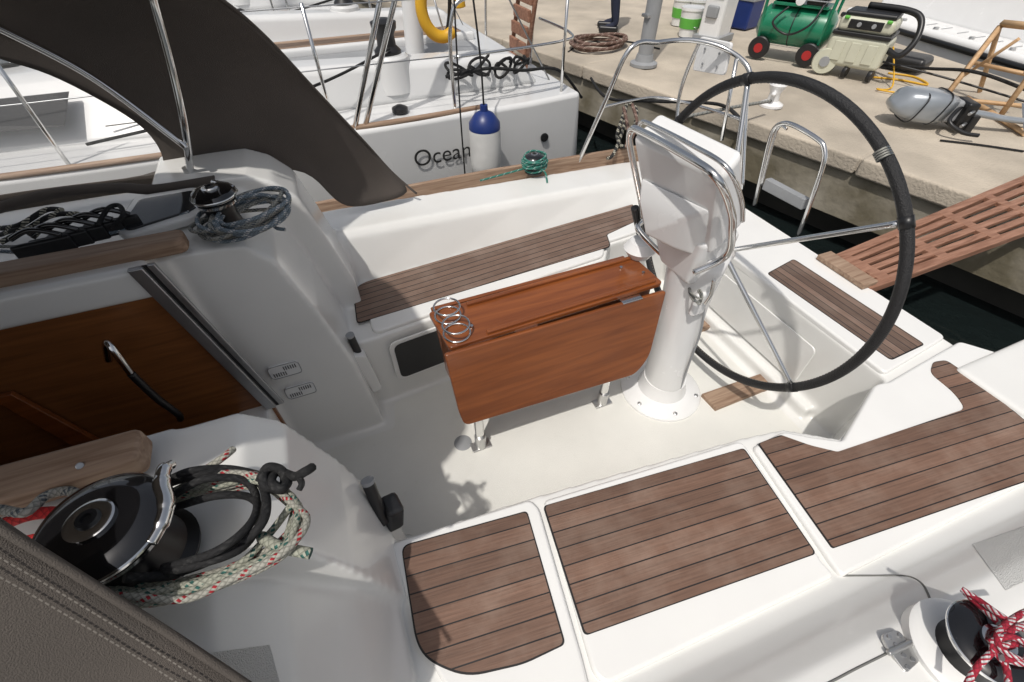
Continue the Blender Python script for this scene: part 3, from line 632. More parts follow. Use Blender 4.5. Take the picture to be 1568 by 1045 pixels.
sheet('roof_canvas',rows,CANVAS,dg,sub=2)
fr=P(292,268,1.2)
tube('bow_a',[fr,PY(282,190,1.98),PY(262,100,2.0),PY(235,0,2.0),PY(215,-80,1.95)],.013,CHROME,dg)
tube('bow_b',[PY(286,228,1.97),PY(262,208,1.99),PY(140,118,2.05),PY(0,44,2.06),PY(-120,-10,2.05)],.012,CHROME,dg)
lathe('deck_socket',[(.035,0),(.03,.02),(.018,.03),(.018,.06)],fr-Vector((0,0,.03)),STEELB,dg)
ed=[P(-60,745,1.46),P(0,797,1.42),P(120,872,1.33),P(250,955,1.22),P(330,1008,1.16),P(400,1055,1.10),P(520,1140,1.0)]
rows=[ed,[p+Vector((-.12,-.10,-.06)) for p in ed],[p+Vector((-.25,-.22,-.18)) for p in ed],[p+Vector((-.36,-.3,-.36)) for p in ed]]
sheet('port_wing',rows,CANVASL,dg,thick=.005,sub=2)
tube('wing_hem',[p+Vector((-.004,-.004,.003)) for p in ed],.006,CANVASL,dg,sub=6,seg=8)
stitches('wing_stitch_a',catmull([p+Vector((-.022,-.019,.0035)) for p in ed],8),STITCH,dg,step=.009,ln=.0055,r_=.0009)
stitches('wing_stitch_b',catmull([p+Vector((-.034,-.029,.000)) for p in ed],8),STITCH,dg,step=.009,ln=.0055,r_=.0009)
# ---------------------------------------------------------------- stern rails, ladder, gangway
pp=grp('stern_pushpit')
a=P(885,250,.60); top1=PV(965,75,a)
tube('top_rail',[a,PV(925,160,a),top1,PX(1010,65,2.05),PX(1060,62,2.25),PX(1110,75,2.4),PX(1146,105,2.45),PX(1143,150,2.45),PX(1136,290,2.45)],.014,CHROME,pp)
tube('mid_rail',[PV(920,165,a),PX(1000,150,2.2),PX(1060,160,2.4),PX(1140,185,2.45)],.010,CHROME,pp)
tube('post_b',[P(1035,260,.55),PX(1040,150,2.3),PX(1072,62,2.3)],.012,CHROME,pp)
tube('post_c',[PX(1105,215,2.42),PX(1128,90,2.42)],.012,CHROME,pp)
bmq=[PX(1060,108,2.42),PX(1072,56,2.42),PX(1120,66,2.42),PX(1108,116,2.42)]
prism('helm_seat_plate',RP(bmq,.02),(.02,0,0),WHITEP,pp,bevel=.005)
for x,y in ((1080,75),(1102,82),(1076,98),(1098,103)): lathe('plate_hole',[(.008,0),(.008,.004),(0,.004)],PX(x,y,2.415),GREYP,pp,axis=(-1,0,0),seg=10)
ll=grp('swim_ladder')
def LX(x,y,X=2.62): return PX(x,y,X)
tube('frame',[LX(1155,315),LX(1168,260),LX(1182,205),LX(1196,190),LX(1215,192),LX(1250,212),LX(1262,228),LX(1258,262),LX(1222,362)],.014,CHROME,ll)
tube('inner_bar',[LX(1166,285),LX(1190,200),LX(1205,198)],.008,CHROME,ll)
prism('step',[LX(1172,274),LX(1232,306),LX(1226,322),LX(1166,290)],(.05,0,0),GREYP,ll,bevel=.004)
gw=grp('boarding_gangway')
G0=Vector((2.42,1.27,.49)); G1=Vector((2.46,1.03,.49)); G2=Vector((5.0,1.54,.46)); G3=Vector((5.0,1.10,.46))
for nm,(p,q) in {'side_rail_a':(G0,G2),'side_rail_b':(G1,G3)}.items():
    dd=(q-p).normalized(); nn=dd.cross(Zu)
    prism(nm,[p-nn*.025,q-nn*.025,q+nn*.025,p+nn*.025],(0,0,-.045),GANGW,gw,bevel=.005)
for t in range(1,5):
    p=G0.lerp(G1,t/5); q=G2.lerp(G3,t/5); dd=(q-p).normalized(); nn=dd.cross(Zu)
    prism('slat_%d'%t,[p-nn*.016,q-nn*.026,q+nn*.026,p+nn*.016],(0,0,-.03),GANGW,gw,bevel=.004)
for t in range(5):
    p=G0.lerp(G2,(t+.3)/5)+Zu*.003; q=G1.lerp(G3,(t+.3)/5)+Zu*.003
    prism('cross_%d'%t,[p+Vector((-.04,0,0)),p+Vector((.04,0,0)),q+Vector((.04,0,0)),q+Vector((-.04,0,0))],(0,0,-.03),GANGW,gw,bevel=.003)
box('hinge_block',(2.46,1.17,.50),(.10,.30,.03),TEAKRAW,gw)
# ---------------------------------------------------------------- water, quay
def plane(name,x0,x1,y0,y1,z,mat):
    bm=bmesh.new(); bm.faces.new([bm.verts.new(v) for v in ((x0,y0,z),(x1,y0,z),(x1,y1,z),(x0,y1,z))]); return mkobj(name,bm,mat)
plane('water',-400,400,-400,400,-.42,WATER)
e1=P(965,125,.4); e2=P(1568,325,.4); dq=(e1-e2).normalized(); nq=Vector((dq.y,-dq.x,0)); nq=nq if nq.x>0 else -nq
qa=e2-dq*30; qb=e1+dq*40
f1=P(1350,58,.4); f2=P(1568,128,.4)
qy=grp('quay')
far=[qb+nq*12,f1+Vector((5,1.2,0)),f1,f2,f2-dq*30]
def qpoly(dz,inset=0): return [qa+nq*inset-Zu*dz,qb+nq*inset-Zu*dz]+[v-nq*inset-Zu*dz for v in far]
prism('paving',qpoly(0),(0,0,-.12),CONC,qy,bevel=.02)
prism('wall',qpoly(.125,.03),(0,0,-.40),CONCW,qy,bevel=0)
prism('shaded_footing',qpoly(.53,.30),(0,0,-.8),CONCD,qy,bevel=0)  # set-back footing, shade under the quay edge painted into its colour
L=(qb-qa).length; n=int(L/1.6)
bm=bmesh.new()
for i in range(n):
    p=qa+dq*(i*L/n+.006); q=qa+dq*((i+1)*L/n-.006); j=random.uniform(-.006,.006)
    pts=[p-nq*(.02+j),q-nq*(.02+j),q+nq*.45,p+nq*.45]
    addprism(bm,[v-Zu*.14 for v in pts],[v+Zu*(.008+j*.3) for v in pts])
mkobj('coping_stones',bm,CONC,qy,bevel=.025,seg=3)
bl=grp('mooring_bollard',P(1180,162,.41))
lathe('post',[(.11,0),(.11,.02),(.055,.05),(.05,.12),(.07,.16),(.08,.19),(.07,.21),(0,.215)],(0,0,0),WHITEP,bl)
box('cross_bar',(0,0,.13),(.26,.045,.045),WHITEP,bl,bevel=.02,rot=(0,0,.6))
mr=grp('mooring_rope')
rq=P(915,72,.41); coil('pile',(rq.x,rq.y,.41),.40,.28,.3,4,.018,R_BRN,mr,zj=.05,seed=5)
tube('line_a',[P(905,120,.42),P(930,150,.5),P(1000,155,.62),P(1100,160,.6),PX(1140,190,2.45)],.014,R_BLK,mr)
tube('line_b',[P(1180,155,.55),P(1120,165,.6),P(1045,180,.6)],.014,R_GREY,mr)
tube('hank',[P(960,160,.8),P(950,190,.75),P(945,210,.7),P(955,225,.68),P(968,205,.72),P(975,170,.78),P(960,160,.8),P(955,195,.74),P(940,235,.66),P(930,243,.62)],.012,R_BW,mr)
tube('hank_b',[P(955,165,.8),P(962,200,.75),P(960,225,.7),P(975,190,.75),P(968,160,.8)],.012,R_BRN,mr)
# ---------------------------------------------------------------- items on quay
def onq(x,y): return P(x,y,.412)
po=grp('dock_post',onq(985,100))
cyl('pipe',(0,0,0),(0,0,2.2),.085,GREYP,po); lathe('foot',[(.16,0),(.16,.03),(.11,.05),(.095,.12)],(0,0,0),GREYP,po)
for k in range(4): box('bracket_%d'%k,(-.08,0,.5+.4*k),(.05,.12,.03),ALU,po)
sv=grp('dock_power_pedestal',onq(1090,62),.4)
box('cabinet',(0,0,.7),(.38,.30,1.4),WHITEP,sv,bevel=.04,seg=4); box('green_panel',(-.195,0,.75),(.02,.22,.5),GREENL,sv); box('plinth',(0,0,.04),(.46,.38,.08),GREYP,sv)
for k in range(3): box('socket_%d'%k,(-.2,0,.35+.28*k),(.06,.16,.14),BLUE if k%2 else GREYP,sv,bevel=.02)
sv2=grp('tool_crate',onq(1125,40),.3)
box('case',(0,0,.22),(.35,.55,.44),BLUE,sv2,bevel=.03,seg=3); box('lid_band',(0,0,.36),(.37,.57,.03),GREYP,sv2); tube('handle',[(-.18,-.1,.44),(-.18,-.08,.5),(-.18,.08,.5),(-.18,.1,.44)],.015,BLACK,sv2); box('latch',(-.18,.18,.34),(.03,.05,.08),BLACK,sv2)
for i,(x,y) in enumerate(((1052,55),(1040,38),(1062,40))):
    bx_=grp('paint_bucket',onq(x,y))
    lathe('tub',[(.12,0),(.15,.30),(.16,.31),(.16,.34),(.14,.34),(0,.33)],(0,0,0),WHITEP,bx_); lathe('label',[(.138,.1),(.149,.22)],(0,0,0),GREENL,bx_)
    tube('bail',[(.15,0,.3),(.1,0,.18),(0,-.16,.12),(-.1,0,.18),(-.15,0,.3)],.005,ALU,bx_)
cp=grp('air_compressor',onq(1200,90),.5)
lathe('tank',[(.0,-.42),(.12,-.41),(.19,-.36),(.20,-.3),(.20,.3),(.19,.36),(.12,.41),(0,.42)],(0,0,.34),GREEN,cp,axis=(0,1,0))
lathe('tank_weld',[(.203,.0),(.203,.012)],(0,.0,.34),BLACK,cp,axis=(0,1,0))
for s_ in (-1,1):
    lathe('wheel_%d'%s_,[(.04,-.03),(.11,-.03),(.12,-.02),(.12,.02),(.11,.03),(.04,.03)],(-.22*1,.28*s_,.12),BLACK,cp,axis=(1,0,0)); lathe('wheel_hub_%d'%s_,[(.05,-.035),(.05,.035)],(-.22,.28*s_,.12),RED,cp,axis=(1,0,0))
    tube('frame_%d'%s_,[(-.16,.34*s_,.2),(-.2,.36*s_,.6),(-.15,.36*s_,1.0),(.1,.36*s_,1.1),(.2,.36*s_,.7),(.18,.34*s_,.25)],.018,GREEN,cp)
tube('top_bar',[(-.15,-.36,1.0),(-.15,.36,1.0)],.018,GREEN,cp); tube('top_bar_b',[(.1,-.36,1.1),(.1,.36,1.1)],.018,GREEN,cp)
tube('air_hose',[(-.22,.1,.55),(-.3,.2,.4),(-.28,.0,.3),(-.3,-.2,.42),(-.2,-.25,.6)],.012,BLACK,cp)
box('motor_plate',(0,0,.56),(.3,.6,.03),GREEN,cp); lathe('motor',[(.12,-.15),(.13,-.13),(.13,.13),(.12,.15)],(-.05,.15,.70),BLACK,cp,axis=(0,1,0))
box('pump',(-.05,-.15,.70),(.2,.2,.26),BLACK,cp,bevel=.02)
for k in range(5): box('fin_%d'%k,(-.05,-.15,.62+.04*k),(.26,.26,.012),GREYP,cp)
lathe('gauge',[(.05,0),(.05,.03),(0,.035)],(-.2,.0,.62),WHITEP,cp,axis=(-1,0,0)); box('foot',(-.1,-.3,.08),(.05,.05,.16),BLACK,cp)
vc=grp('workshop_vacuum',onq(1296,114),.45)
box('tub',(0,0,.25),(.40,.58,.30),CREAM,vc,bevel=.05,seg=4)
box('latch_band',(0,0,.41),(.42,.56,.04),BLACK,vc,bevel=.01); box('head',(0,0,.49),(.38,.53,.14),CREAM,vc,bevel=.05,seg=4)
box('top_tray',(0,0,.58),(.32,.48,.05),BLACK,vc,bevel=.02); box('control_strip',(-.20,0,.50),(.02,.32,.08),BLACK,vc); box('lime_latch',(-.2,.2,.55),(.03,.05,.03),GREENL,vc,bevel=.01); box('lime_latch_b',(-.2,-.2,.55),(.03,.05,.03),GREENL,vc,bevel=.01)
for k in range(3): box('rib_%d'%k,(-.205,-.16+.16*k,.25),(.012,.10,.18),CREAM,vc,bevel=.005)
for k in range(2): lathe('knob_%d'%k,[(.022,0),(.02,.015),(0,.016)],(-.21,-.08+.14*k,.50),GREYP,vc,axis=(-1,0,0),seg=14)
lathe('big_wheel',[(.02,-.03),(.12,-.03),(.13,0),(.12,.03),(.02,.03)],(-.18,.24,.13),CREAM,vc,axis=(1,.2,0))
lathe('hub_cap',[(.05,-.035),(.05,.035)],(-.19,.24,.13),GREYP,vc,axis=(1,.2,0))
for y in (-.25,.0): lathe('castor',[(.01,-.02),(.055,-.02),(.06,0),(.055,.02),(.01,.02)],(-.16,y,.06),BLACK,vc,axis=(.2,1,0))
tube('hose',[(-.1,-.29,.3),(-.16,-.42,.28),(-.1,-.48,.42),(.0,-.42,.58),(.05,-.25,.63),(.1,.1,.63)],.03,BLACK,vc); tube('cable',[(.1,-.3,.3),(-.2,-.5,.02),(-.4,-.4,.012),(-.35,-.7,.012),(-.1,-.9,.012)],.008,YEL,vc)
ob=grp('outboard_motor',onq(1418,194),AZ-math.pi/2-.12)
def sup(a,e=.55):
    c_,s_=math.cos(a),math.sin(a); return math.copysign(abs(c_)**e,c_),math.copysign(abs(s_)**e,s_)
bm=bmesh.new(); rings=[]
for (x,ry,rz_,y,z) in [(-.34,.03,.03,.08,.22),(-.33,.09,.07,.08,.21),(-.28,.135,.10,.07,.19),(-.15,.15,.125,.05,.17),(-.02,.145,.125,.03,.16),(.06,.12,.11,.02,.15)]:
    rings.append([bm.verts.new((x+.04*sup(a*math.pi/10)[1],y+ry*sup(a*math.pi/10)[0],z+rz_*sup(a*math.pi/10)[1])) for a in range(20)])
for i in range(len(rings)-1):
    for k in range(20): bm.faces.new((rings[i][k],rings[i][(k+1)%20],rings[i+1][(k+1)%20],rings[i+1][k]))
bm.faces.new(rings[0][::-1]); bm.faces.new(rings[-1]); mkobj('cowl',bm,SILV,ob,smooth=True)
for xx in (-.02,-.2): tube('cowl_seam',[(xx+.04*sup(a*math.pi/10)[1],.035+(.150 if xx>-.1 else .146)*sup(a*math.pi/10)[0],.163+(.128 if xx>-.1 else .119)*sup(a*math.pi/10)[1]) for a in range(20)],.006,BLACK,ob,cyc=True,sub=2)
box('lower_pan',(.10,.02,.15),(.12,.2,.18),GREYP,ob,bevel=.03,seg=3)
box('clamp_bracket',(.20,-.02,.13),(.10,.22,.22),BLACK,ob,bevel=.02); box('clamp_pad',(.26,-.12,.08),(.06,.06,.14),BLACK,ob,bevel=.01)
for k in (0,1): tube('clamp_screw_%d'%k,[(.22,-.12,.08+.1*k),(.14,-.2,.08+.1*k)],.012,ALU,ob)
tube('leg',[(.15,0,.14),(.35,-.01,.13),(.6,-.03,.10),(.84,-.05,.09)],[.05,.045,.04,.04],SILV,ob,flat=.6)
prism('cavitation_plate',[(.70,-.14,.04),(.70,.08,.20),(.72,.08,.20),(.72,-.14,.04)],(.012,0,0),SILV,ob)
lathe('gearcase',[(0,-.16),(.04,-.1),(.05,0),(.045,.1),(.02,.14)],(.88,-.05,.08),SILV,ob,axis=(.1,1,0))
prism('skeg',[(.90,-.1,.08),(.90,.04,.08),(1.03,-.04,.05)],(0,0,.012),SILV,ob)
for k in range(3):
    a=k*2.094; c=Vector((.86,-.22,.10)); u_=Vector((math.cos(a),0,math.sin(a)))
    prism('prop_blade_%d'%k,RP([c+u_*.02,c+u_*.10+Vector((0,.03,0))+Vector((-u_.z,0,u_.x))*.05,c+u_*.12,c+u_*.10-Vector((-u_.z,0,u_.x))*.04],.03),(0,.01,0),BLACK,ob)
tube('tiller',[(.15,-.05,.2),(.02,-.2,.12),(.12,-.28,.06),(.24,-.31,.05)],.016,BLACK,ob)
ts=grp('wooden_trestle')
r0=P(1470,150,.412); r1=P(1560,182,.412)
def stick(n_,a,c,w=.025): tube(n_,[a,c],w,PINE,ts,curve=False,seg=4)
ax_=PV(1532,40,r0); bx2=PV(1625,50,r1)
stick('leg_a',P(1437,162,.412),ax_); stick('leg_b',P(1500,140,.412),ax_+Vector((0,0,-.02))); stick('leg_c',P(1530,180,.412),bx2); stick('leg_d',P(1600,150,.412),bx2)
stick('beam',ax_+Zu*.02,bx2+Zu*.02,.03); stick('brace_a',P(1448,150,.5),PV(1590,165,r1),.018); stick('brace_b',PV(1485,95,r0),PV(1600,120,r1),.018); stick('brace_c',PV(1470,120,r0),PV(1560,60,r1),.018)
stick('plank_a',P(1570,205,.43),P(1480,150,.43),.025)
ec=grp('extension_cable')
tube('cord',[onq(1330,118),onq(1375,122),onq(1420,130),onq(1400,118),onq(1360,112)],.010,YEL,ec)
tube('cord_b',[onq(870,80),onq(900,60),onq(930,70),onq(960,64),onq(1010,75)],.010,R_BLK,ec)
tube('cord_c',[onq(1440,215),onq(1500,222),onq(1568,232)],.008,R_BLK,ec)
def person(name,pb,rz,H=1.85):
    g_=grp(name,pb,rz); s=H/1.8
    V=[(0,0,.98),(0,0,1.15),(0,0,1.38),(0,0,1.5),(0,0,1.56),(.10,0,.93),(.12,.03,.5),(.13,-.02,.1),(.13,.14,.04),(-.10,0,.93),(-.13,-.02,.5),(-.15,-.08,.1),(-.15,.08,.04),(.19,0,1.43),(.26,.05,1.15),(.20,.24,1.05),(-.19,0,1.43),(-.27,.02,1.15),(-.22,.20,1.02)]
    R_=[.15,.14,.16,.07,.06,.10,.068,.045,.04,.10,.068,.045,.04,.065,.047,.035,.065,.047,.035]
    Ed=[(0,1),(1,2),(2,3),(3,4),(0,5),(5,6),(6,7),(7,8),(0,9),(9,10),(10,11),(11,12),(2,13),(13,14),(14,15),(2,16),(16,17),(17,18)]
    me=bpy.data.meshes.new('body'); me.from_pydata([tuple(c*s for c in v) for v in V],Ed,[]); me.materials.append(JEAN)
    o=bpy.data.objects.new('body',me); bpy.context.collection.objects.link(o); o.parent=g_
    sk=o.modifiers.new('skin','SKIN'); sk.use_smooth_shade=True
    for i,rv in enumerate(R_): me.skin_vertices[0].data[i].radius=(rv*s,rv*s)
    me.skin_vertices[0].data[0].use_root=True
    ss=o.modifiers.new('s','SUBSURF'); ss.levels=ss.render_levels=2
    lathe('head',[(0,-.12),(.05,-.115),(.075,-.06),(.082,0),(.078,.06),(.05,.1),(0,.115)],(0,.02,1.69*s),SKIN,g_)
    lathe('hair',[(.086,.02),(.084,.06),(.055,.108),(0,.122)],(0,.0,1.70*s),HAIR,g_)
    lathe('nose',[(.015,0),(.01,.02),(0,.03)],(0,.095,1.68*s),SKIN,g_,axis=(0,1,0),seg=10)
    for sx in (-1,1):
        lathe('eye',[(.012,0),(.009,.006),(0,.008)],(.03*sx,.092,1.715*s),BLACK,g_,axis=(0,1,0),seg=10); lathe('ear',[(.022,0),(.018,.012),(0,.014)],(.08*sx,.015,1.69*s),SKIN,g_,axis=(sx,0,0),seg=12)
    box('mouth',(0,.088,1.645*s),(.045,.012,.010),RED,g_,bevel=.003)
    for sx,(hx,hy,hz) in ((1,(.20,.24,1.05)),(-1,(-.22,.20,1.02))):
        box('palm',(hx*s,(hy+.05)*s,hz*s-.02),(.04,.09,.085),SKIN,g_,bevel=.015)
        for k in range(4): tube('finger_%d'%k,[(hx*s,hy*s+.08,hz*s+.01-.02*k),(hx*s-.01*sx,hy*s+.13,hz*s-.0-.02*k),(hx*s-.03*sx,hy*s+.15,hz*s-.02-.02*k)],.009,SKIN,g_,seg=8)
        tube('thumb',[(hx*s,hy*s+.04,hz*s+.02),(hx*s-.03*sx,hy*s+.08,hz*s+.03)],.011,SKIN,g_,seg=8)
    for sx,y in ((.13,.06),(-.15,0)): box('shoe',(sx*s,(y+.02)*s,.04),(.10,.28,.08),BLACK,g_,bevel=.03,seg=4)
person('standing_person',onq(935,46),.9)
# ---------------------------------------------------------------- motor yacht beyond the quay
my=grp('motor_yacht')
y1=f1+Vector((.35,0,0)); y2=f2+Vector((.35,0,0))
dy=(y1-y2).normalized(); ny=Vector((abs(dy.y),-dy.x if dy.y>0 else dy.x,0))
a=y2-dy*6; c=y1+dy*1.2
bm=bmesh.new()
addprism(bm,[a-Zu*.82,c-Zu*.82,c+ny*5-Zu*.82,a+ny*5-Zu*.82],[a+Zu*.15,c+Zu*.15,c+ny*5+Zu*.15,a+ny*5+Zu*.15]); mkobj('swim_platform',bm,WHITEP,my,bevel=.06,seg=4)
bm=bmesh.new(); o1=ny*.55
addprism(bm,[a+o1+Zu*.1,c+o1+Zu*.1,c+ny*5+Zu*.1,a+ny*5+Zu*.1],[a+ny*1.2+Zu*2.4,c+ny*1.2+Zu*2.4,c+ny*5+Zu*2.4,a+ny*5+Zu*2.4]); mkobj('transom',bm,WHITEP,my,bevel=.08,seg=4)
tube('rub_strake',[a-ny*.01+Zu*.05,c-ny*.01+Zu*.05],.035,BLACK,my,curve=False)
for k in range(12): box('platform_slot_%d'%k,y2+dy*(k*.25-.8)+ny*.3+Zu*.152,(.22,.012,.006),GREYP,my,bevel=0)
for k in range(6): lathe('step_cap_%d'%k,[(.035,0),(.03,.02),(0,.02)],y2+dy*(k*.55-.5)+ny*.12+Zu*.155,STEELB,my,seg=16)
tube('dock_line',[P(1330,98,.45),P(1420,105,.6),P(1500,112,.7),P(1600,150,.5)],.015,R_BLK,my)
tube('dock_line_b',[P(1340,92,.6),P(1450,120,.55),P(1600,165,.45)],.010,BLACK,my)
box('fender_box',P(1385,92,.5),(.35,.5,.14),BLACK,my,bevel=.05,rot=(0,0,.3))
def text(s_,loc,rot,size,mat,parent,name):
    cu=bpy.data.curves.new(name,'FONT'); cu.body=s_; cu.size=size; cu.extrude=.0008; cu.materials.append(mat)
    o=bpy.data.objects.new(name,cu); o.location=loc; o.rotation_euler=rot; bpy.context.collection.objects.link(o); o.parent=parent; return o
# ---------------------------------------------------------------- moored sailboats
def moored(name,ox,oy,rz=0):
    g_=grp(name,(ox,oy,0),rz)
    W_=3.3; D=.75
    bm=bmesh.new(); rows=[]
    for i,(x,ya,yc) in enumerate([(-9,1.2,2.1),(-7,.6,2.7),(-4.5,.12,3.18),(-2,.0,3.3),(-.5,.04,3.26),(.0,.10,3.2)]):
        k=1 if i==5 else 0
        rows.append([(x+.12*k,ya+.35,-.6),(x+.1*k,ya+.10,-.3),(x,ya+.02,.2),(x,ya,D),(x,yc,D),(x,yc-.02,.2),(x+.1*k,yc-.10,-.3),(x+.12*k,yc-.35,-.6)])
    V=[[bm.verts.new(p) for p in r] for r in rows]
    for i in range(len(V)-1):
        for j in range(8): bm.faces.new((V[i][j],V[i][(j+1)%8],V[i+1][(j+1)%8],V[i+1][j]))
    bm.faces.new(V[0]); bm.faces.new(V[-1][::-1]); mkobj('hull',bm,HULL2,g_,bevel=.04,seg=4)
    tube('toe_rail',[(-7,.65,D+.005),(-4.5,.17,D+.005),(-2,.05,D+.005),(-.9,.08,D+.005)],.022,TEAKRAW,g_,seg=6)
    tube('boot_stripe',[(-7,.66,-.12),(-4.5,.19,-.12),(-2,.06,-.12),(-.3,.10,-.10),(.06,.2,-.1)],.012,BLUE,g_,seg=6)
    for s_ in (0,1):
        f=(lambda y:W_-y) if s_ else (lambda y:y)
        bm=bmesh.new(); addprism(bm,[(-3.2,f(.42),D-.02),(-.2,f(.45),D-.02),(-.2,f(.85),D-.02),(-3.2,f(.85),D-.02)],[(-3.2,f(.50),D+.34),(-.4,f(.52),D+.22),(-.4,f(.78),D+.22),(-3.2,f(.8),D+.34)]); mkobj('coaming_%d'%s_,bm,HULL2,g_,bevel=.06,seg=4)
        lathe('winch_base_%d'%s_,[(.17,-.2),(.15,.03),(.13,.05),(0,.05)],(-1.45,f(.60),D+.26),HULL2,g_)
        lathe('winch_%d'%s_,[(.10,0),(.10,.02),(.07,.05),(.065,.12),(.09,.16),(.095,.2),(.05,.22),(0,.22)],(-1.45,f(.60),D+.31),BLACK,g_)
        tube('sheet_%d'%s_,[(-1.45,f(.5),D+.36),(-2.2,f(.3),D+.2),(-3.5,f(.3),D+.06)],.010,R_BLK,g_,seg=6)
        lathe('fairlead_%d'%s_,[(.06,0),(.06,.03),(.02,.05),(0,.05)],(-1.5,f(.22),D+.01),BLACK,g_,seg=14)
        tube('side_seam_%d'%s_,[(-3.4,f(.47),D+.10),(-.3,f(.49),D+.08)],.004,GROOVE,g_,seg=5,curve=False)
    box('cockpit_seat_a',(-1.6,1.02,D+.03),(2.8,.36,.10),HULL2,g_,bevel=.03); box('cockpit_seat_b',(-1.6,2.28,D+.03),(2.8,.36,.10),HULL2,g_,bevel=.03)
    box('seat_teak_a',(-1.6,1.02,D+.083),(2.5,.28,.008),TEAKRAW,g_,bevel=0); box('seat_teak_b',(-1.6,2.28,D+.083),(2.5,.28,.008),TEAKRAW,g_,bevel=0)
    box('cockpit_sole',(-1.6,1.65,D+.004),(2.6,.9,.01),GREYP,g_)
    bm=bmesh.new(); addprism(bm,[(-8,1.0,D-.02),(-3.1,.42,D-.02),(-3.1,2.88,D-.02),(-8,2.3,D-.02)],[(-7.4,1.3,D+.12),(-3.2,.62,D+.42),(-3.2,2.68,D+.42),(-7.4,2.0,D+.12)]); mkobj('coachroof',bm,HULL2,g_,bevel=.06,seg=4)
    prism('cabin_window',[(-5.4,.655,D+.14),(-3.6,.46,D+.14),(-3.5,.555,D+.30),(-5.2,.76,D+.26)],(0,-.01,0),SMOKE,g_,bevel=0)
    prism('roof_hatch',RP([(-4.6,1.0,D+.35),(-3.8,.95,D+.395),(-3.8,1.7,D+.395),(-4.6,1.7,D+.35)],.05),(0,0,.012),SMOKE,g_,bevel=.004)
    cyl('helm_pedestal',(-1.0,1.65,D),(-.95,1.65,D+.75),.09,HULL2,g_); box('helm_pod',(-1.0,1.65,D+.85),(.15,.35,.25),HULL2,g_,bevel=.03)
    tube('helm_wheel',[(-.75,1.65+.5*math.cos(a*math.pi/12),D+.65+.5*math.sin(a*math.pi/12)) for a in range(24)],.017,BLACK,g_,cyc=True,sub=2)
    for a in (0,2.1,4.2): tube('helm_spoke',[(-.8,1.65,D+.65),(-.75,1.65+.5*math.cos(a),D+.65+.5*math.sin(a))],.009,CHROME,g_)
    for s_ in (0,1):
        f=(lambda y:W_-y) if s_ else (lambda y:y)
        tube('pushpit_%d'%s_,[(-1.1,f(.12),D),(-1.08,f(.12),D+.55),(-.9,f(.13),D+.7),(-.2,f(.18),D+.72),(.02,f(.4),D+.72),(.03,f(1.0),D+.72),(.0,f(1.05),D+.55),(-.02,f(1.05),D)],.014,CHROME,g_)
        tube('pushpit_mid_%d'%s_,[(-1.08,f(.12),D+.35),(-.2,f(.18),D+.36),(.02,f(.4),D+.36),(.03,f(1.0),D+.36)],.010,CHROME,g_)
        tube('pushpit_post_%d'%s_,[(-.15,f(.18),D),(-.15,f(.18),D+.72)],.012,CHROME,g_)
        for x in (-2.0,-3.6,-5.2): tube('stanchion_%d_%d'%(s_,-x),[(x,f(.16),D),(x,f(.15),D+.72)],.012,CHROME,g_)
        for z in (.36,.70): tube('lifeline_%d_%d'%(s_,z*100),[(-1.08,f(.12),D+z),(-2.0,f(.15),D+z),(-3.6,f(.15),D+z),(-5.2,f(.2),D+z),(-7,f(.7),D+z)],.004,ALU,g_,seg=6,curve=False)
        tube('backstay_%d'%s_,[(-.1,f(.5),D),(-3.0,f(1.4),D+5)],.007,ALU,g_,seg=6)
    cyl('mast',(-5.4,1.65,D+.3),(-5.4,1.65,12),.09,ALU,g_)
    cyl('boom',(-5.3,1.65,D+1.7),(-1.6,1.65,D+1.75),.08,ALU,g_)
    return g_
n1=moored('moored_sailboat',2.12,3.50,math.radians(1))
n2=moored('moored_sailboat',1.0,7.9,math.radians(3))
text('Oceanis',(-1.50,.006,.42),(math.radians(92),0,.027),.18,LETTER,n1,'hull_lettering')
tube('stay_pole_a',[(-1.8,.05,.75),(-.8,.4,2.6)],.018,CHROME,n1); tube('stay_pole_b',[(-1.95,.02,.6),(-.95,.35,2.6)],.018,CHROME,n1)
lathe('exhaust_port',[(.035,0),(.035,.012),(.025,.014),(0,.01)],(-.35,.06,.45),BLACK,n1,axis=(0,-1,0),seg=18)
fb=PY(742,225,3.36); fd=grp('boat_fender',(fb.x,3.34,fb.z))
lathe('body',[(0,-.26),(.06,-.25),(.115,-.18),(.12,-.1),(.12,.12),(.115,.15)],(0,0,0),FEND,fd); lathe('blue_cap',[(.117,.145),(.115,.19),(.07,.25),(.03,.27),(.028,.31),(0,.31)],(0,0,0),BLUE,fd)
tube('lanyard',[(0,0,.3),(0,.03,.6),(-.01,.1,.95)],.007,R_BLK,fd)
tube('lanyard_b',[(-.18,0,-.3),(-.18,0,.3),(-.14,.08,.95)],.006,R_BLK,fd)
sc=grp('stern_tackle')
for i in range(4): coil('hank_%d'%i,(1.15+.18*i,3.85+.05*(i%2),.85),.10,.06,.4*i,2,.011,R_BLK,sc,zj=.08,seed=20+i)
tube('loose_line',[(1.0,3.72,.95),(1.3,3.62,1.0),(1.6,3.65,.95),(1.95,3.72,.9),(2.3,3.9,.6)],.012,R_BLK,sc)
pg=grp('raised_gangway'); p0=Vector((1.9,4.5,.8)); 
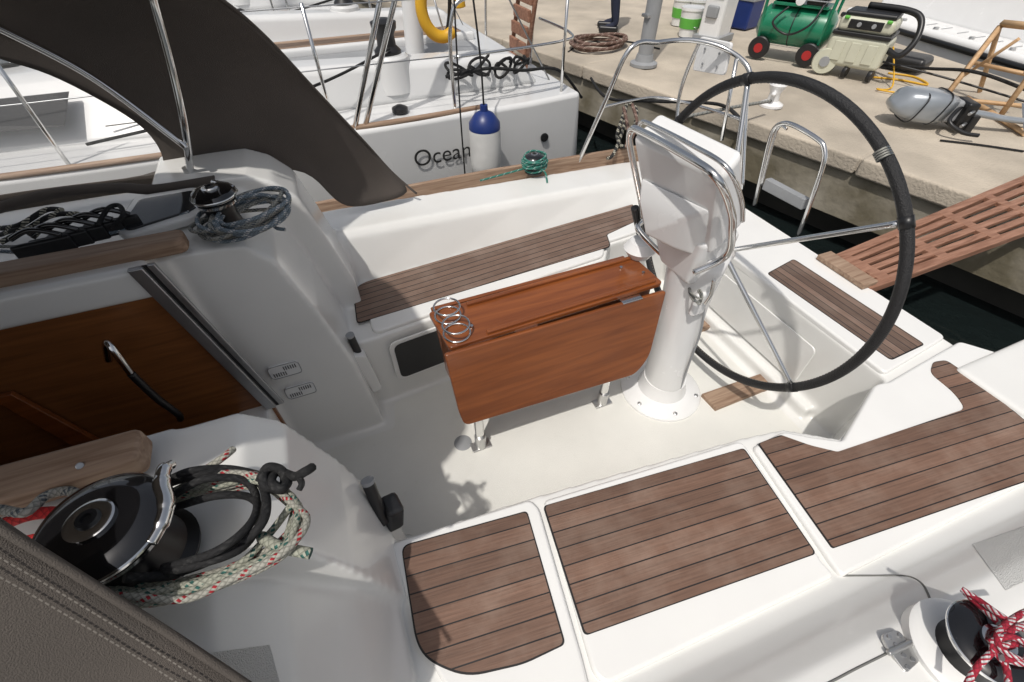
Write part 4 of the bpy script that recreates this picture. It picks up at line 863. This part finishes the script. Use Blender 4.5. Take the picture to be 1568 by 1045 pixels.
for k in range(12): box('slat_%d'%k,p0+Vector((.02*k,0,.12*k)),(.03,.34,.09),GANGW,pg,bevel=.005)
for s_ in (-1,1): tube('stile_%d'%s_,[p0+Vector((.02,.18*s_,-.05)),p0+Vector((.26,.18*s_,1.4))],.02,GANGW,pg,curve=False)
lbg=grp('horseshoe_lifebuoy',PY(675,10,4.6))
tube('buoy',[(.17*math.cos(a),0,.22*math.sin(a)) for a in [(-1.1+ i*.54+math.pi/2) for i in range(-1,10)]],.05,YEL,lbg)
# ---------------------------------------------------------------- camera, world, sun
cam=bpy.data.cameras.new('Camera'); co=bpy.data.objects.new('Camera',cam); bpy.context.collection.objects.link(co)
cam.lens=16.0; cam.sensor_width=36; cam.clip_start=.02; cam.clip_end=2000
co.location=CAM; fw=Fh*math.cos(TH)-Zu*math.sin(TH)
co.rotation_euler=fw.to_track_quat('-Z','Y').to_euler(); bpy.context.scene.camera=co
sd=Vector((-.72,-.69,0)).normalized(); EL=math.radians(62)
sdir=sd*math.cos(EL)+Zu*math.sin(EL)
sun=bpy.data.lights.new('Sun','SUN'); sun.energy=2.7; sun.angle=math.radians(1.0); sun.color=(1,.95,.89)
so=bpy.data.objects.new('Sun',sun); bpy.context.collection.objects.link(so); so.rotation_euler=sdir.to_track_quat('Z','Y').to_euler(); so.location=(0,0,20)
wd=bpy.data.worlds.new('World'); bpy.context.scene.world=wd; wd.use_nodes=True; nt=wd.node_tree
sk=nt.nodes.new('ShaderNodeTexSky'); sk.sky_type='NISHITA'; sk.sun_disc=False; sk.sun_elevation=EL; sk.sun_rotation=math.atan2(sdir.x,sdir.y); sk.dust_density=4; sk.air_density=1.0
hs=nt.nodes.new('ShaderNodeHueSaturation'); hs.inputs['Saturation'].default_value=.45
nt.links.new(sk.outputs[0],hs.inputs['Color']); nt.links.new(hs.outputs[0],nt.nodes['Background'].inputs[0]); nt.nodes['Background'].inputs[1].default_value=.098
sc_=bpy.context.scene; sc_.view_settings.view_transform='Standard'; sc_.view_settings.look='None'; sc_.view_settings.exposure=0
